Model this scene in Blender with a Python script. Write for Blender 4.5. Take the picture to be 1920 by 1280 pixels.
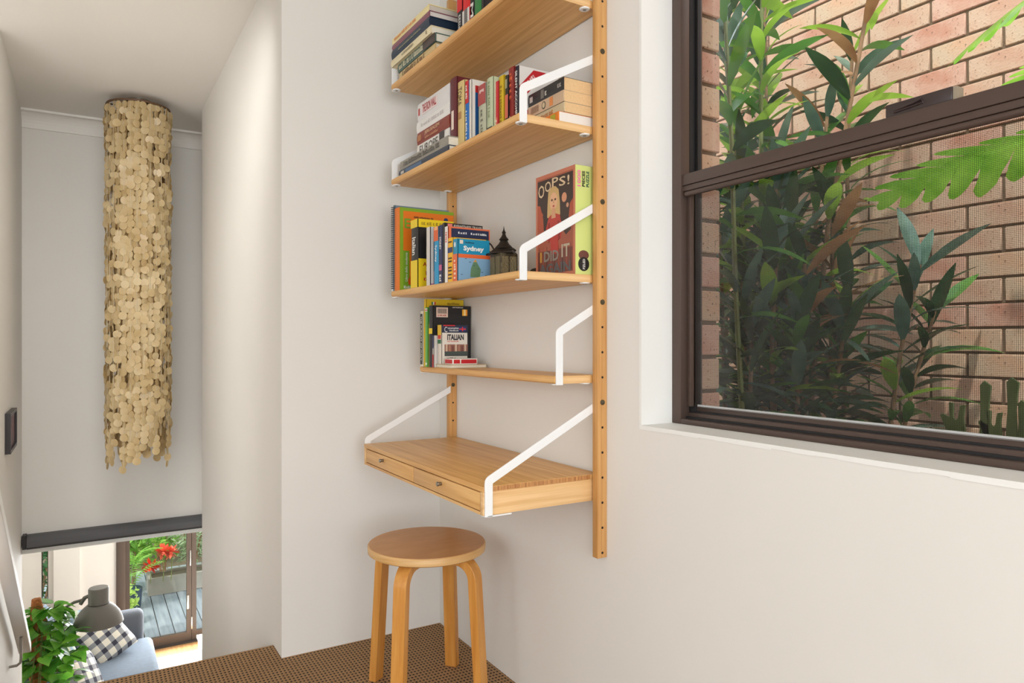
import bpy, bmesh, math, random
from mathutils import Vector, Matrix
for o in list(bpy.data.objects): bpy.data.objects.remove(o, do_unlink=True)
S = bpy.context.scene
C = S.collection
R = math.radians

# ------------------------------------------------------------------ camera, sky, lights, exposure
cam = bpy.data.objects.new('camera', bpy.data.cameras.new('camera')); C.objects.link(cam)
cam.data.sensor_width = 36; cam.data.lens = 36*1330/1920
cam.data.clip_start = 0.02; cam.data.clip_end = 200
cam.location = (0, 0, 0); cam.rotation_euler = (R(90), 0, R(-31.03))
S.camera = cam
w = bpy.data.worlds.new('sky'); S.world = w; w.use_nodes = True
bg = w.node_tree.nodes['Background']; bg.inputs[0].default_value = (0.86, 0.93, 1.0, 1); bg.inputs[1].default_value = 2.6
sun = bpy.data.objects.new('sun', bpy.data.lights.new('sun', 'SUN')); C.objects.link(sun)
sun.data.energy = 2.8; sun.data.angle = R(1.5); sun.data.color = (1, .97, .92)
sun.rotation_euler = Vector((.45, .18, -.87)).to_track_quat('-Z', 'Y').to_euler()
def area(name, loc, d, sx, sy, watts, col=(1, 1, 1)):
    l = bpy.data.objects.new(name, bpy.data.lights.new(name, 'AREA')); C.objects.link(l)
    l.data.shape = 'RECTANGLE'; l.data.size = sx; l.data.size_y = sy; l.data.energy = watts; l.data.color = col
    l.location = loc; l.rotation_euler = Vector(d).to_track_quat('-Z', 'Y').to_euler()
    return l
area('daylight_back_window', (-.40, -2.42, .1), (0, 1, 0), 2.1, 1.6, 60, (.92, .96, 1))
area('daylight_side_window', (-1.95, -.3, .15), (1, .0, 0), 2.4, 1.6, 10, (.92, .96, 1))
area('daylight_garden_doors', (1.1, 8.95, -2.4), (0, -1, 0), 1.5, 1.9, 130, (.97, .985, 1))
area('side_fill_light', (-.87, 2.66, -.30), (0, 1, 0), .86, 1.4, 13, (.97, .985, 1))  # added fill inside a made-up alcove, brightens the stairwell
sl_ = area('stair_fill_light', (.05, 2.36, 1.215), (0, .78, -.62), .6, .10, 6, (1, .985, .96)); sl_.data.spread = R(105)  # added fill out of view, lifts the far stairwell wall
S.view_settings.view_transform = 'Standard'; S.view_settings.look = 'None'
S.view_settings.exposure = 0.0; S.view_settings.gamma = 1.0; S.view_settings.use_curve_mapping = False

# ------------------------------------------------------------------ materials
def lin(c): return tuple((v/12.92 if v <= .04045 else ((v+.055)/1.055)**2.4) for v in (c[0]/255, c[1]/255, c[2]/255))+(1,)
MATS = {}
def new_mat(name):
    m = bpy.data.materials.new(name); m.use_nodes = True
    return m, m.node_tree.nodes, m.node_tree.links, m.node_tree.nodes['Principled BSDF']
def mat(name, rgb, rough=.55, metal=0, bump=0, bscale=60, var=0, vscale=8, coat=0):
    if name in MATS: return MATS[name]
    m, N, L, b = new_mat(name)
    c = lin(rgb)
    b.inputs['Base Color'].default_value = c; b.inputs['Roughness'].default_value = rough; b.inputs['Metallic'].default_value = metal
    if coat: b.inputs['Coat Weight'].default_value = coat
    tc = N.new('ShaderNodeTexCoord')
    if var:
        n = N.new('ShaderNodeTexNoise'); n.inputs['Scale'].default_value = vscale; n.inputs['Detail'].default_value = 4
        r = N.new('ShaderNodeValToRGB')
        r.color_ramp.elements[0].position = .3; r.color_ramp.elements[1].position = .7
        r.color_ramp.elements[0].color = tuple(v*(1-var) for v in c[:3])+(1,); r.color_ramp.elements[1].color = tuple(min(1, v*(1+var)) for v in c[:3])+(1,)
        L.new(tc.outputs['Object'], n.inputs['Vector']); L.new(n.outputs['Fac'], r.inputs[0]); L.new(r.outputs[0], b.inputs['Base Color'])
    if bump:
        n2 = N.new('ShaderNodeTexNoise'); n2.inputs['Scale'].default_value = bscale; n2.inputs['Detail'].default_value = 5
        bp = N.new('ShaderNodeBump'); bp.inputs['Strength'].default_value = bump; bp.inputs['Distance'].default_value = .004
        L.new(tc.outputs['Object'], n2.inputs['Vector']); L.new(n2.outputs['Fac'], bp.inputs['Height']); L.new(bp.outputs[0], b.inputs['Normal'])
    MATS[name] = m; return m
def wood(name, dark, light, stretch, rough=.42, scale=1.0, contrast=(.3, .72)):
    m, N, L, b = new_mat(name)
    tc = N.new('ShaderNodeTexCoord'); mp = N.new('ShaderNodeMapping'); mp.inputs['Scale'].default_value = stretch
    n = N.new('ShaderNodeTexNoise'); n.inputs['Scale'].default_value = scale; n.inputs['Detail'].default_value = 6; n.inputs['Roughness'].default_value = .6
    r = N.new('ShaderNodeValToRGB'); r.color_ramp.elements[0].position, r.color_ramp.elements[1].position = contrast
    r.color_ramp.elements[0].color = lin(dark); r.color_ramp.elements[1].color = lin(light)
    L.new(tc.outputs['Object'], mp.inputs[0]); L.new(mp.outputs[0], n.inputs['Vector']); L.new(n.outputs['Fac'], r.inputs[0]); L.new(r.outputs[0], b.inputs['Base Color'])
    bp = N.new('ShaderNodeBump'); bp.inputs['Strength'].default_value = .08; bp.inputs['Distance'].default_value = .001
    L.new(n.outputs['Fac'], bp.inputs['Height']); L.new(bp.outputs[0], b.inputs['Normal'])
    b.inputs['Roughness'].default_value = rough
    MATS[name] = m; return m
wall_paint = mat('wall_paint', (231, 227, 220), .7, bump=.12, bscale=14, var=.012, vscale=2.5)
white_paint = mat('white_paint', (240, 239, 234), .55, bump=.1, bscale=25)
ceil_paint = mat('ceiling_paint', (240, 236, 229), .8)
bam_y = wood('bamboo_along', (206, 150, 84), (238, 192, 124), (70, 2.2, 70))
bam_x = wood('bamboo_across', (216, 166, 106), (242, 204, 150), (2.5, 60, 90))
bam_z = wood('bamboo_upright', (188, 132, 72), (220, 170, 106), (90, 90, 2.5))
stool_top_m = wood('stool_veneer', (196, 140, 82), (210, 156, 98), (10, 30, 30), .33)
birch = wood('birch_bent', (196, 128, 52), (222, 162, 84), (50, 50, 3), .38)
ply = wood('birch_edge', (204, 156, 94), (224, 184, 128), (8, 8, 120), .45)
white_steel = mat('white_steel', (240, 240, 238), .38)
steel = mat('brushed_steel', (150, 146, 138), .3, 1)
dark_metal = mat('old_brass', (92, 84, 66), .45, .8, bump=.5, bscale=180, var=.3, vscale=90)
dark_iron = mat('dark_iron', (52, 46, 40), .5, .6)
hole_m = mat('hole_dark', (28, 18, 10), .9)
alu = mat('bronze_aluminium', (84, 68, 60), .42, .25)
alu_dark = mat('black_track', (30, 28, 28), .6)
seal_m = mat('white_sealant', (222, 222, 220), .5)
charcoal = mat('charcoal_blind', (92, 92, 94), .6)
paper = mat('paper', (232, 224, 206), .85, var=.05, vscale=200)
paper_tan = mat('paper_tan', (226, 188, 138), .85, var=.06, vscale=220)
brick_mats = []
def brick_mat(name, rgb, alt):
    m, N, L, b = new_mat(name)
    tc = N.new('ShaderNodeTexCoord')
    n = N.new('ShaderNodeTexNoise'); n.inputs['Scale'].default_value = 11; n.inputs['Detail'].default_value = 5
    r = N.new('ShaderNodeValToRGB'); r.color_ramp.elements[0].position = .4; r.color_ramp.elements[1].position = .68
    r.color_ramp.elements[0].color = lin(rgb); r.color_ramp.elements[1].color = lin(alt)
    n2 = N.new('ShaderNodeTexNoise'); n2.inputs['Scale'].default_value = 120; n2.inputs['Detail'].default_value = 2
    r2 = N.new('ShaderNodeValToRGB'); r2.color_ramp.elements[0].position = .62; r2.color_ramp.elements[1].position = .74
    mx = N.new('ShaderNodeMixRGB'); mx.inputs['Color2'].default_value = lin((104, 76, 58))
    L.new(tc.outputs['Object'], n.inputs['Vector']); L.new(tc.outputs['Object'], n2.inputs['Vector'])
    L.new(n.outputs['Fac'], r.inputs[0]); L.new(n2.outputs['Fac'], r2.inputs[0]); L.new(r2.outputs[0], mx.inputs['Fac']); L.new(r.outputs[0], mx.inputs['Color1'])
    L.new(mx.outputs[0], b.inputs['Base Color']); b.inputs['Roughness'].default_value = .9
    bp = N.new('ShaderNodeBump'); bp.inputs['Strength'].default_value = .5; bp.inputs['Distance'].default_value = .003
    L.new(n2.outputs['Fac'], bp.inputs['Height']); L.new(bp.outputs[0], b.inputs['Normal'])
    brick_mats.append(m); return m
brick_mat('brick_tan', (200, 170, 144), (194, 152, 126))
brick_mat('brick_pink', (204, 166, 144), (190, 136, 112))
brick_mat('brick_sand', (198, 172, 144), (202, 162, 130))
mortar = mat('mortar', (112, 92, 70), .95, bump=.5, bscale=120, var=.15, vscale=40)
def carpet_mat():
    m, N, L, b = new_mat('carpet_weave')
    tc = N.new('ShaderNodeTexCoord'); sp = N.new('ShaderNodeSeparateXYZ'); L.new(tc.outputs['Object'], sp.inputs[0])
    P = 2*math.pi/.0118
    def mth(op, a, bb=None):
        n = N.new('ShaderNodeMath'); n.operation = op
        for i, v in enumerate((a, bb)):
            if v is None: continue
            if isinstance(v, (int, float)): n.inputs[i].default_value = v
            else: L.new(v, n.inputs[i])
        return n.outputs[0]
    sx = mth('SINE', mth('MULTIPLY', sp.outputs[0], P)); sy = mth('SINE', mth('MULTIPLY', sp.outputs[1], P*.70))
    dots = mth('MULTIPLY', mth('ADD', mth('MULTIPLY', sx, .5), .5), mth('ADD', mth('MULTIPLY', sy, .5), .5))
    nz = N.new('ShaderNodeTexNoise'); nz.inputs['Scale'].default_value = 130; L.new(tc.outputs['Object'], nz.inputs['Vector'])
    h = mth('ADD', dots, mth('MULTIPLY', nz.outputs['Fac'], .25))
    r = N.new('ShaderNodeValToRGB'); r.color_ramp.elements[0].position = .46; r.color_ramp.elements[1].position = .74
    r.color_ramp.elements[0].color = lin((162, 126, 86)); r.color_ramp.elements[1].color = lin((40, 26, 16))
    L.new(h, r.inputs[0]); L.new(r.outputs[0], b.inputs['Base Color']); b.inputs['Roughness'].default_value = .95
    bp = N.new('ShaderNodeBump'); bp.invert = True; bp.inputs['Strength'].default_value = .8; bp.inputs['Distance'].default_value = .004
    L.new(h, bp.inputs['Height']); L.new(bp.outputs[0], b.inputs['Normal'])
    return m
carpet = carpet_mat()
def glass_mat():
    m = bpy.data.materials.new('window_glass'); m.use_nodes = True; N = m.node_tree.nodes; L = m.node_tree.links; N.clear()
    o = N.new('ShaderNodeOutputMaterial'); mx = N.new('ShaderNodeMixShader'); t = N.new('ShaderNodeBsdfTransparent'); g = N.new('ShaderNodeBsdfGlossy')
    g.inputs['Roughness'].default_value = .02; fr = N.new('ShaderNodeFresnel'); fr.inputs['IOR'].default_value = 1.25
    L.new(fr.outputs[0], mx.inputs[0]); L.new(t.outputs[0], mx.inputs[1]); L.new(g.outputs[0], mx.inputs[2]); L.new(mx.outputs[0], o.inputs[0])
    return m
glass = glass_mat()
def screen_mat():
    m = bpy.data.materials.new('fly_screen'); m.use_nodes = True; N = m.node_tree.nodes; L = m.node_tree.links; N.clear()
    o = N.new('ShaderNodeOutputMaterial'); mx = N.new('ShaderNodeMixShader'); t = N.new('ShaderNodeBsdfTransparent'); d = N.new('ShaderNodeBsdfDiffuse')
    d.inputs[0].default_value = lin((58, 56, 54)); tc = N.new('ShaderNodeTexCoord'); sp = N.new('ShaderNodeSeparateXYZ'); L.new(tc.outputs['Object'], sp.inputs[0])
    outs = []
    for i in (1, 2):
        a = N.new('ShaderNodeMath'); a.operation = 'MULTIPLY'; a.inputs[1].default_value = 1/.0030; L.new(sp.outputs[i], a.inputs[0])
        f = N.new('ShaderNodeMath'); f.operation = 'FRACT'; L.new(a.outputs[0], f.inputs[0])
        g = N.new('ShaderNodeMath'); g.operation = 'LESS_THAN'; g.inputs[1].default_value = .11; L.new(f.outputs[0], g.inputs[0]); outs.append(g.outputs[0])
    mxm = N.new('ShaderNodeMath'); mxm.operation = 'MAXIMUM'; L.new(outs[0], mxm.inputs[0]); L.new(outs[1], mxm.inputs[1])
    L.new(mxm.outputs[0], mx.inputs[0]); L.new(t.outputs[0], mx.inputs[1]); L.new(d.outputs[0], mx.inputs[2]); L.new(mx.outputs[0], o.inputs[0])
    return m
screen = screen_mat()
def leaf_mat(name, rgb, rgb2, trans=.35, rough=.35):
    m, N, L, b = new_mat(name)
    tc = N.new('ShaderNodeTexCoord'); n = N.new('ShaderNodeTexNoise'); n.inputs['Scale'].default_value = 9
    r = N.new('ShaderNodeValToRGB'); r.color_ramp.elements[0].position = .35; r.color_ramp.elements[1].position = .65
    r.color_ramp.elements[0].color = lin(rgb); r.color_ramp.elements[1].color = lin(rgb2)
    L.new(tc.outputs['Object'], n.inputs['Vector']); L.new(n.outputs['Fac'], r.inputs[0]); L.new(r.outputs[0], b.inputs['Base Color']); b.inputs['Roughness'].default_value = rough
    tr = N.new('ShaderNodeBsdfTranslucent'); L.new(r.outputs[0], tr.inputs[0]); mx = N.new('ShaderNodeMixShader'); mx.inputs[0].default_value = trans
    out = N['Material Output']; L.new(b.outputs[0], mx.inputs[1]); L.new(tr.outputs[0], mx.inputs[2]); L.new(mx.outputs[0], out.inputs[0])
    MATS[name] = m; return m
lf_dark = leaf_mat('leaf_dark', (36, 66, 42), (58, 96, 58), .25, .22)
lf_mid = leaf_mat('leaf_mid', (70, 120, 54), (98, 154, 66), .35, .25)
lf_lime = leaf_mat('leaf_lime', (122, 168, 54), (158, 196, 72), .45)
lf_dead = leaf_mat('leaf_dead', (150, 104, 66), (196, 152, 106), .25, .7)
lf_blue = leaf_mat('leaf_blue_green', (64, 100, 88), (110, 142, 124), .2, .18)
pothos_m = leaf_mat('pothos_leaf', (84, 156, 48), (138, 200, 76), .4, .3)
pothos_m2 = leaf_mat('pothos_leaf_dark', (58, 122, 40), (96, 166, 58), .35, .3)
cane_m = mat('cane_green', (120, 132, 76), .6, var=.2, vscale=20)
cane_b = mat('cane_brown', (146, 116, 84), .8, var=.25, vscale=25)
shell_m = leaf_mat('capiz_shell', (222, 198, 146), (236, 218, 176), .5, .3)

# ------------------------------------------------------------------ mesh helpers
class M:
    def __init__(s): s.v = []; s.f = []
    def add(s, v, f):
        n = len(s.v); s.v += [tuple(p) for p in v]; s.f += [tuple(i+n for i in q) for q in f]; return s
    def box(s, a, b):
        (x0, y0, z0), (x1, y1, z1) = a, b
        return s.add([(x0,y0,z0),(x1,y0,z0),(x1,y1,z0),(x0,y1,z0),(x0,y0,z1),(x1,y0,z1),(x1,y1,z1),(x0,y1,z1)],
                     [(3,2,1,0),(4,5,6,7),(0,1,5,4),(1,2,6,5),(2,3,7,6),(3,0,4,7)])
    def tube(s, path, r, n=8, cap=True, flat=None):
        path = [Vector(p) for p in path]; rs = r if isinstance(r, (list, tuple)) else [r]*len(path)
        v = []; f = []; ref = None
        for i, p in enumerate(path):
            t = (path[min(i+1, len(path)-1)]-path[max(i-1, 0)]).normalized()
            if ref is None: ref = Vector((0, 0, 1)) if abs(t.z) < .9 else Vector((1, 0, 0))
            a = t.cross(ref).normalized(); b2 = a.cross(t).normalized(); ref = b2
            for k in range(n):
                q = 2*math.pi*k/n; v.append(p+a*math.cos(q)*rs[i]+b2*math.sin(q)*rs[i]*(flat or 1))
        for i in range(len(path)-1):
            for k in range(n):
                k2 = (k+1) % n; f.append((i*n+k, i*n+k2, (i+1)*n+k2, (i+1)*n+k))
        if cap: f.append(tuple(range(n-1, -1, -1))); f.append(tuple((len(path)-1)*n+k for k in range(n)))
        return s.add(v, f)
    def lathe(s, prof, c, n=32, axis='z'):
        v = []; f = []
        for r, h in prof:
            for k in range(n):
                q = 2*math.pi*k/n; v.append((c[0]+r*math.cos(q), c[1]+r*math.sin(q), c[2]+h))
        for i in range(len(prof)-1):
            for k in range(n):
                k2 = (k+1) % n; f.append((i*n+k, i*n+k2, (i+1)*n+k2, (i+1)*n+k))
        if prof[0][0] > 1e-4: f.append(tuple(range(n-1, -1, -1)))
        if prof[-1][0] > 1e-4: f.append(tuple((len(prof)-1)*n+k for k in range(n)))
        return s.add(v, f)
    def prism(s, poly, base, u, v, n, t):
        base, u, v, n = Vector(base), Vector(u), Vector(v), Vector(n); k = len(poly)
        a = [base+u*p[0]+v*p[1] for p in poly]; b = [q+n*t for q in a]
        return s.add(a+b, [tuple(range(k-1, -1, -1)), tuple(range(k, 2*k))]+[(i, (i+1) % k, (i+1) % k+k, i+k) for i in range(k)])
ORG = {}
def link(name, me, m, parent=None, kind=None, label=None):
    o = bpy.data.objects.new(name, me); C.objects.link(o)
    if m is not None and len(me.materials) == 0: me.materials.append(m)
    if parent is not None: o.parent = parent
    if kind: o['kind'] = kind
    if label: o['label'] = label
    return o
def build(name, mb, m, parent=None, bevel=0, smooth=False, kind=None, label=None, seg=2):
    org = ORG.get(parent.name, Vector((0, 0, 0))) if parent is not None else Vector((0, 0, 0))
    me = bpy.data.meshes.new(name); me.from_pydata([tuple(Vector(p)-org) for p in mb.v], [], mb.f)
    if True:
        bm = bmesh.new(); bm.from_mesh(me); bmesh.ops.recalc_face_normals(bm, faces=bm.faces)
        if bevel: bmesh.ops.bevel(bm, geom=[e for e in bm.edges], offset=bevel, segments=seg, affect='EDGES', profile=.5, clamp_overlap=True)
        bm.to_mesh(me); bm.free()
    if smooth or bevel:
        me.shade_smooth(); me.set_sharp_from_angle(angle=.7)
    o = link(name, me, m, parent, kind, label); ORG[o.name] = org
    return o
def tag(o, label, cat, group=None):
    o['label'] = label; o['category'] = cat
    if group: o['group'] = group
    return o
def thing(name, label, cat, loc=(0, 0, 0), group=None):
    o = bpy.data.objects.new(name, None); C.objects.link(o); o.location = loc; o.empty_display_size = .05
    ORG[o.name] = Vector(loc); return tag(o, label, cat, group)
def struct_root(name, loc=(0, 0, 0)):
    o = bpy.data.objects.new(name, None); C.objects.link(o); o.location = loc; o.empty_display_size = .05; ORG[o.name] = Vector(loc); o['kind'] = 'structure'; return o
def bx(a, b): return M().box(a, b)
def struct(name, mb, m, bevel=0): return build(name, mb, m, None, bevel, kind='structure')
def text(parent, s, c, u, v, wd, ht, m, name='lettering', raise_=.0005, bold=0):
    if s == '~':      # print too small to read in the photograph: word-like strokes
        rr = random.Random(int(abs(c[1])*7919+abs(c[2])*1543)); mb = M(); x = -wd/2; c_, u_, v_ = Vector(c), Vector(u), Vector(v)
        while x < wd/2-ht*.2:
            l = min(ht*rr.choice((.35, .5, .6, .8)), wd/2-x); g = ht*rr.choice((.12, .12, .15, .5))
            hh = ht*rr.choice((.7, .85, 1)); mb.prism([(x, -ht/2), (x+l, -ht/2), (x+l, -ht/2+hh*.30), (x+l*.55, -ht/2+hh*.36), (x+l, hh-ht/2), (x, hh-ht/2)], c_+u_.cross(v_)*raise_*.6, u_, v_, u_.cross(v_), raise_*.4); x += l+g
        return build('print_strokes', mb, m, parent)
    cu = bpy.data.curves.new('t', 'FONT'); cu.body = s; cu.align_x = 'CENTER'; cu.align_y = 'CENTER'; cu.resolution_u = 2; cu.offset = bold
    to = bpy.data.objects.new('t', cu); C.objects.link(to)
    bpy.context.view_layer.update()
    me0 = to.to_mesh(); vs = [tuple(q.co) for q in me0.vertices]; fs = [tuple(p.vertices) for p in me0.polygons]; to.to_mesh_clear()
    bpy.data.objects.remove(to); bpy.data.curves.remove(cu)
    if not vs: return
    xs = [q[0] for q in vs]; ys = [q[1] for q in vs]; cx = (min(xs)+max(xs))/2; cy = (min(ys)+max(ys))/2
    kx = wd/max(1e-6, max(xs)-min(xs)); ky = ht/max(1e-6, max(ys)-min(ys))
    c, u, v = Vector(c), Vector(u), Vector(v); n = u.cross(v)
    org = ORG.get(parent.name, Vector((0, 0, 0)))
    me = bpy.data.meshes.new(name)
    me.from_pydata([tuple(c+n*raise_+u*(q[0]-cx)*kx+v*(q[1]-cy)*ky-org) for q in vs], [], fs)
    o = link(name, me, m, parent); ORG[o.name] = org; return o
PCOUNT = {}
def patch(parent, c, u, v, wd, ht, m, name='printed_panel', t=.0003):
    PCOUNT[parent.name] = PCOUNT.get(parent.name, 0)+1; t += .000012*PCOUNT[parent.name]
    c, u, v = Vector(c), Vector(u), Vector(v); n = u.cross(v)
    return build(name, M().prism([(-wd/2, -ht/2), (wd/2, -ht/2), (wd/2, ht/2), (-wd/2, ht/2)], c, u, v, n, t), m, parent)
def blob(parent, c, u, v, rx, ry, m, name='printed_shape', t=.0004, n=20, a0=0):
    c, u, v = Vector(c), Vector(u), Vector(v)
    return build(name, M().prism([(rx*math.cos(2*math.pi*k/n+a0), ry*math.sin(2*math.pi*k/n+a0)) for k in range(n)], c, u, v, u.cross(v), t), m, parent)
def copy_tree(o, parent=None):
    c = o.copy(); C.objects.link(c); c.parent = parent; ORG[c.name] = ORG.get(o.name, Vector((0, 0, 0)))
    for ch in o.children: copy_tree(ch, c)
    return c
NX, NY, NZ = Vector((-1, 0, 0)), Vector((0, -1, 0)), Vector((0, 0, -1)); PX, PY, PZ = -NX, -NY, -NZ

# ------------------------------------------------------------------ the setting
FZ, CZ, XW, YN, XS, YF, LZ, YD = -1.05, 1.29, 1.135, 2.41, .558, 4.83, -3.5, 9.05
struct('floor', bx((-2.0, -2.5, FZ-.22), (XW, 2.53, FZ)), carpet)
wr = M()
wr.box((XW, -2.5, LZ), (1.235, 2.45, -.205)); wr.box((XW, -2.5, 1.0), (1.235, 2.45, CZ)); wr.box((XW, 1.295, -.205), (1.235, 2.45, 1.0)); wr.box((XW, -2.5, -.205), (1.235, -.6, 1.0))
struct('wall_right', wr, wall_paint)
struct('wall_niche', bx((XS, YN, LZ), (1.235, 4.28, CZ)), wall_paint)
struct('wall_left', bx((-.42, 3.60, LZ), (-.305, YF, CZ)), wall_paint)
struct('wall_fill_alcove', M().box((-1.4, 2.63, LZ), (-1.3, 3.72, CZ)).box((-1.3, 3.60, LZ), (-.42, 3.72, CZ)), wall_paint)      # unseen alcove left of the stairs, added to let fill light in
struct('floor_fill_alcove', bx((-1.3, 2.63, FZ-.2), (-.32, 3.60, FZ)), carpet)  # floor of the same added alcove
wb = M()
wb.box((-2.1, -2.6, FZ), (XW+.1, -2.5, -.7)); wb.box((-2.1, -2.6, .9), (XW+.1, -2.5, CZ)); wb.box((-2.1, -2.6, -.7), (-1.5, -2.5, .9)); wb.box((.7, -2.6, -.7), (XW+.1, -2.5, .9))
struct('wall_back', wb, wall_paint)
ws = M()
ws.box((-2.1, -2.5, FZ), (-2.0, 2.53, -.65)); ws.box((-2.1, -2.5, .95), (-2.0, 2.53, CZ)); ws.box((-2.1, -2.5, -.65), (-2.0, -1.5, .95)); ws.box((-2.1, .9, -.65), (-2.0, 2.53, .95))
struct('wall_side', ws, wall_paint)
struct('wall_return', bx((-2.1, 2.53, FZ), (-.42, 2.63, CZ)), wall_paint)
struct('ceiling', bx((-2.2, -2.7, CZ), (1.42, YF+.12, CZ+.22)), ceil_paint)
struct('wall_far', bx((-.42, YF, -1.19), (1.335, YF+.12, CZ)), wall_paint)
struct('wall_stairwell', bx((1.235, 2.45, LZ), (1.335, 4.95, CZ)), wall_paint)
cov = M()      # cove cornice along the far wall
prof = [(0, 0), (0, -.09), (.012, -.09), (.012, -.078)]+[(.012+.066*(1-math.cos(q)), -.078+.066*math.sin(q)) for q in [i*math.pi/2/6 for i in range(1, 7)]]+[(.09, -.012), (.09, 0)]
cov.prism(prof, (-.305, YF, CZ), (0, -1, 0), (0, 0, 1), (1, 0, 0), 1.54)
struct('trim_1', cov, ceil_paint)
# stairs out of sight below the landing edge
st = struct_root('floor_stairs')
for i in range(8):
    build('step', bx((-.305, 2.53+.277*i, FZ-.19*(i+1)-.18), (XS, 2.53+.277*(i+1)+.02, FZ-.19*(i+1))), carpet, st)
build('quarter_landing', bx((-.305, 4.75, -2.7), (1.2, 5.35, -2.57)), carpet, st)
# living room below
timber = wood('oak_floor', (172, 124, 78), (204, 160, 110), (30, 2, 30), .35)
struct('floor_living', bx((-1.3, 4.0, LZ-.1), (2.0, YD, LZ)), timber)
struct('ceiling_living', bx((-1.3, YF+.12, -1.19), (2.0, YD+.15, -1.05)), ceil_paint)
struct('wall_living_left', bx((-1.4, 4.95, LZ), (-1.3, YD, -1.19)), wall_paint)
struct('wall_living_right', bx((2.0, 4.95, LZ), (2.1, YD+.1, -1.19)), wall_paint)
struct('wall_living_near', bx((-1.4, 4.83, LZ), (-.42, 4.95, CZ)), wall_paint)
gw = M()
gw.box((-1.4, YD, LZ), (-.40, YD+.12, -1.19)); gw.box((-.34, YD, LZ), (.295, YD+.12, -1.19)); gw.box((-.40, YD, LZ), (-.34, YD+.12, -2.8)); gw.box((-.29, YD-.05, LZ), (-.05, YD, -1.19)); gw.box((.295, YD, -1.35), (2.0, YD+.12, -1.19))
struct('wall_garden', gw, wall_paint)
w2 = struct_root('window_2', (-.37, YD+.05, -2.1))
build('window_frame', M().box((-.40, YD+.03, -2.8), (-.392, YD+.09, -1.19)).box((-.348, YD+.03, -2.8), (-.34, YD+.09, -1.19)), alu, w2)
build('glass_pane', bx((-.392, YD+.055, -2.8), (-.348, YD+.06, -1.19)), glass, w2)
# bifold doors
d1 = struct_root('door_1', (1.0, YD, LZ))
dfm = mat('door_bronze', (92, 78, 68), .45, .2)
build('jamb', bx((.295, YD-.02, LZ), (.384, YD+.1, -1.35)), dfm, d1, .004)
for x0, x1 in ((.384, 1.065), (1.069, 1.75)):
    lf = build('door_leaf', M().box((x0, YD, LZ+.11), (x0+.045 if x0 < 1 else x0+.05, YD+.045, -1.36)).box((x1-.052, YD, LZ+.11), (x1, YD+.045, -1.36)).box((x0, YD, LZ+.012), (x1, YD+.045, LZ+.11)).box((x0, YD, -1.45), (x1, YD+.045, -1.36)), dfm, d1)
    build('glass_pane', bx((x0+.045, YD+.02, LZ+.11), (x1-.05, YD+.026, -1.45)), glass, lf)
build('pull_handle', bx((1.045, YD-.012, -2.62), (1.06, YD, -2.44)), mat('satin_nickel', (196, 194, 188), .3, .8), d1, .003)
build('flush_bolt', bx((1.015, YD-.008, -3.12), (1.038, YD, -2.96)), MATS['satin_nickel'], d1, .002)
build('hinge', bx((1.06, YD-.012, -3.36), (1.075, YD, -3.22)), MATS['satin_nickel'], d1, .002)
build('sill_track', bx((.295, YD-.06, LZ), (1.9, YD+.1, LZ+.012)), mat('dark_track', (60, 54, 50), .5), d1)
# deck
dk = struct_root('floor_deck', (1, 10.5, LZ))
dkm = wood('deck_grey', (104, 116, 122), (142, 152, 156), (20, 2, 20), .6)
me_b = None
for i in range(20):
    x = -.62+.163*i
    if me_b is None:
        ob = build('board', bx((-.076, 9.17, LZ-.03), (.076, 12.2, LZ-.004)), dkm, dk); me_b = ob.data
    else:
        ob = link('board', me_b, None, dk)
    ob.location.x = x
struct('floor_garden', bx((-8, 9.16, LZ-.2), (10, 22, LZ-.06)), mat('soil', (92, 82, 62), .95, bump=.5))

# ------------------------------------------------------------------ window in the shelf wall
rv = M()
rv.box((XW-.001, 1.288, -.205), (1.30, 1.296, 1.0)); rv.box((XW-.001, -.604, -.205), (1.30, -.596, 1.0)); rv.box((XW-.001, -.6, .992), (1.30, 1.296, 1.002))
struct('trim_2', rv, white_paint)
sl = M(); n = 40; rnd = random.Random(4)
for i in range(n):      # hand-painted sill, its lower paint edge slightly ragged
    y0 = -.6+1.895*i/n; y1 = -.6+1.895*(i+1)/n
    sl.box((XW-.0015, y0, -.2065-rnd.random()*.003), (1.30, y1, -.199))
struct('trim_3', sl, white_paint)
w1 = struct_root('window_1', (1.27, .35, -.2))
YR0, YJ = -.6, 1.288
build('frame_jamb', M().box((1.232, 1.258, -.199), (1.262, YJ, .992)).box((1.262, 1.272, -.199), (1.32, YJ, .992)), alu, w1, .002)
build('frame_jamb', M().box((1.232, YR0+.004, -.199), (1.32, YR0+.034, .992)), alu, w1, .002)
build('jamb_channel', M().box((1.264, 1.245, -.19), (1.275, 1.272, .39)).box((1.285, 1.255, -.19), (1.297, 1.272, .99)), alu_dark, w1)
build('inner_stop', bx((1.266, 1.262, .40), (1.283, 1.272, .99)), alu_dark, w1)
build('track', bx((1.232, YR0, -.199), (1.25, 1.258, -.186)), alu, w1, .002)
build('track', bx((1.25, YR0, -.199), (1.258, 1.258, -.181)), alu_dark, w1)
build('track', bx((1.256, YR0, -.199), (1.268, 1.258, -.172)), alu, w1, .002)
build('track', bx((1.268, YR0, -.199), (1.276, 1.258, -.168)), alu_dark, w1)
build('sash_rail', bx((1.273, YR0, -.199), (1.297, 1.258, -.157)), alu, w1, .002)
build('seal', bx((1.275, YR0, -.157), (1.281, 1.25, -.1535)), seal_m, w1)
mr = build('meeting_rail', M().box((1.236, YR0+.03, .376), (1.262, 1.27, .403)).box((1.238, YR0+.03, .362), (1.262, 1.268, .3755)), alu, w1, .002)
build('bead', M().tube([(1.243, YR0+.03, .3555), (1.243, 1.25, .3555)], .0065, 12), alu, w1, smooth=True)
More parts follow.
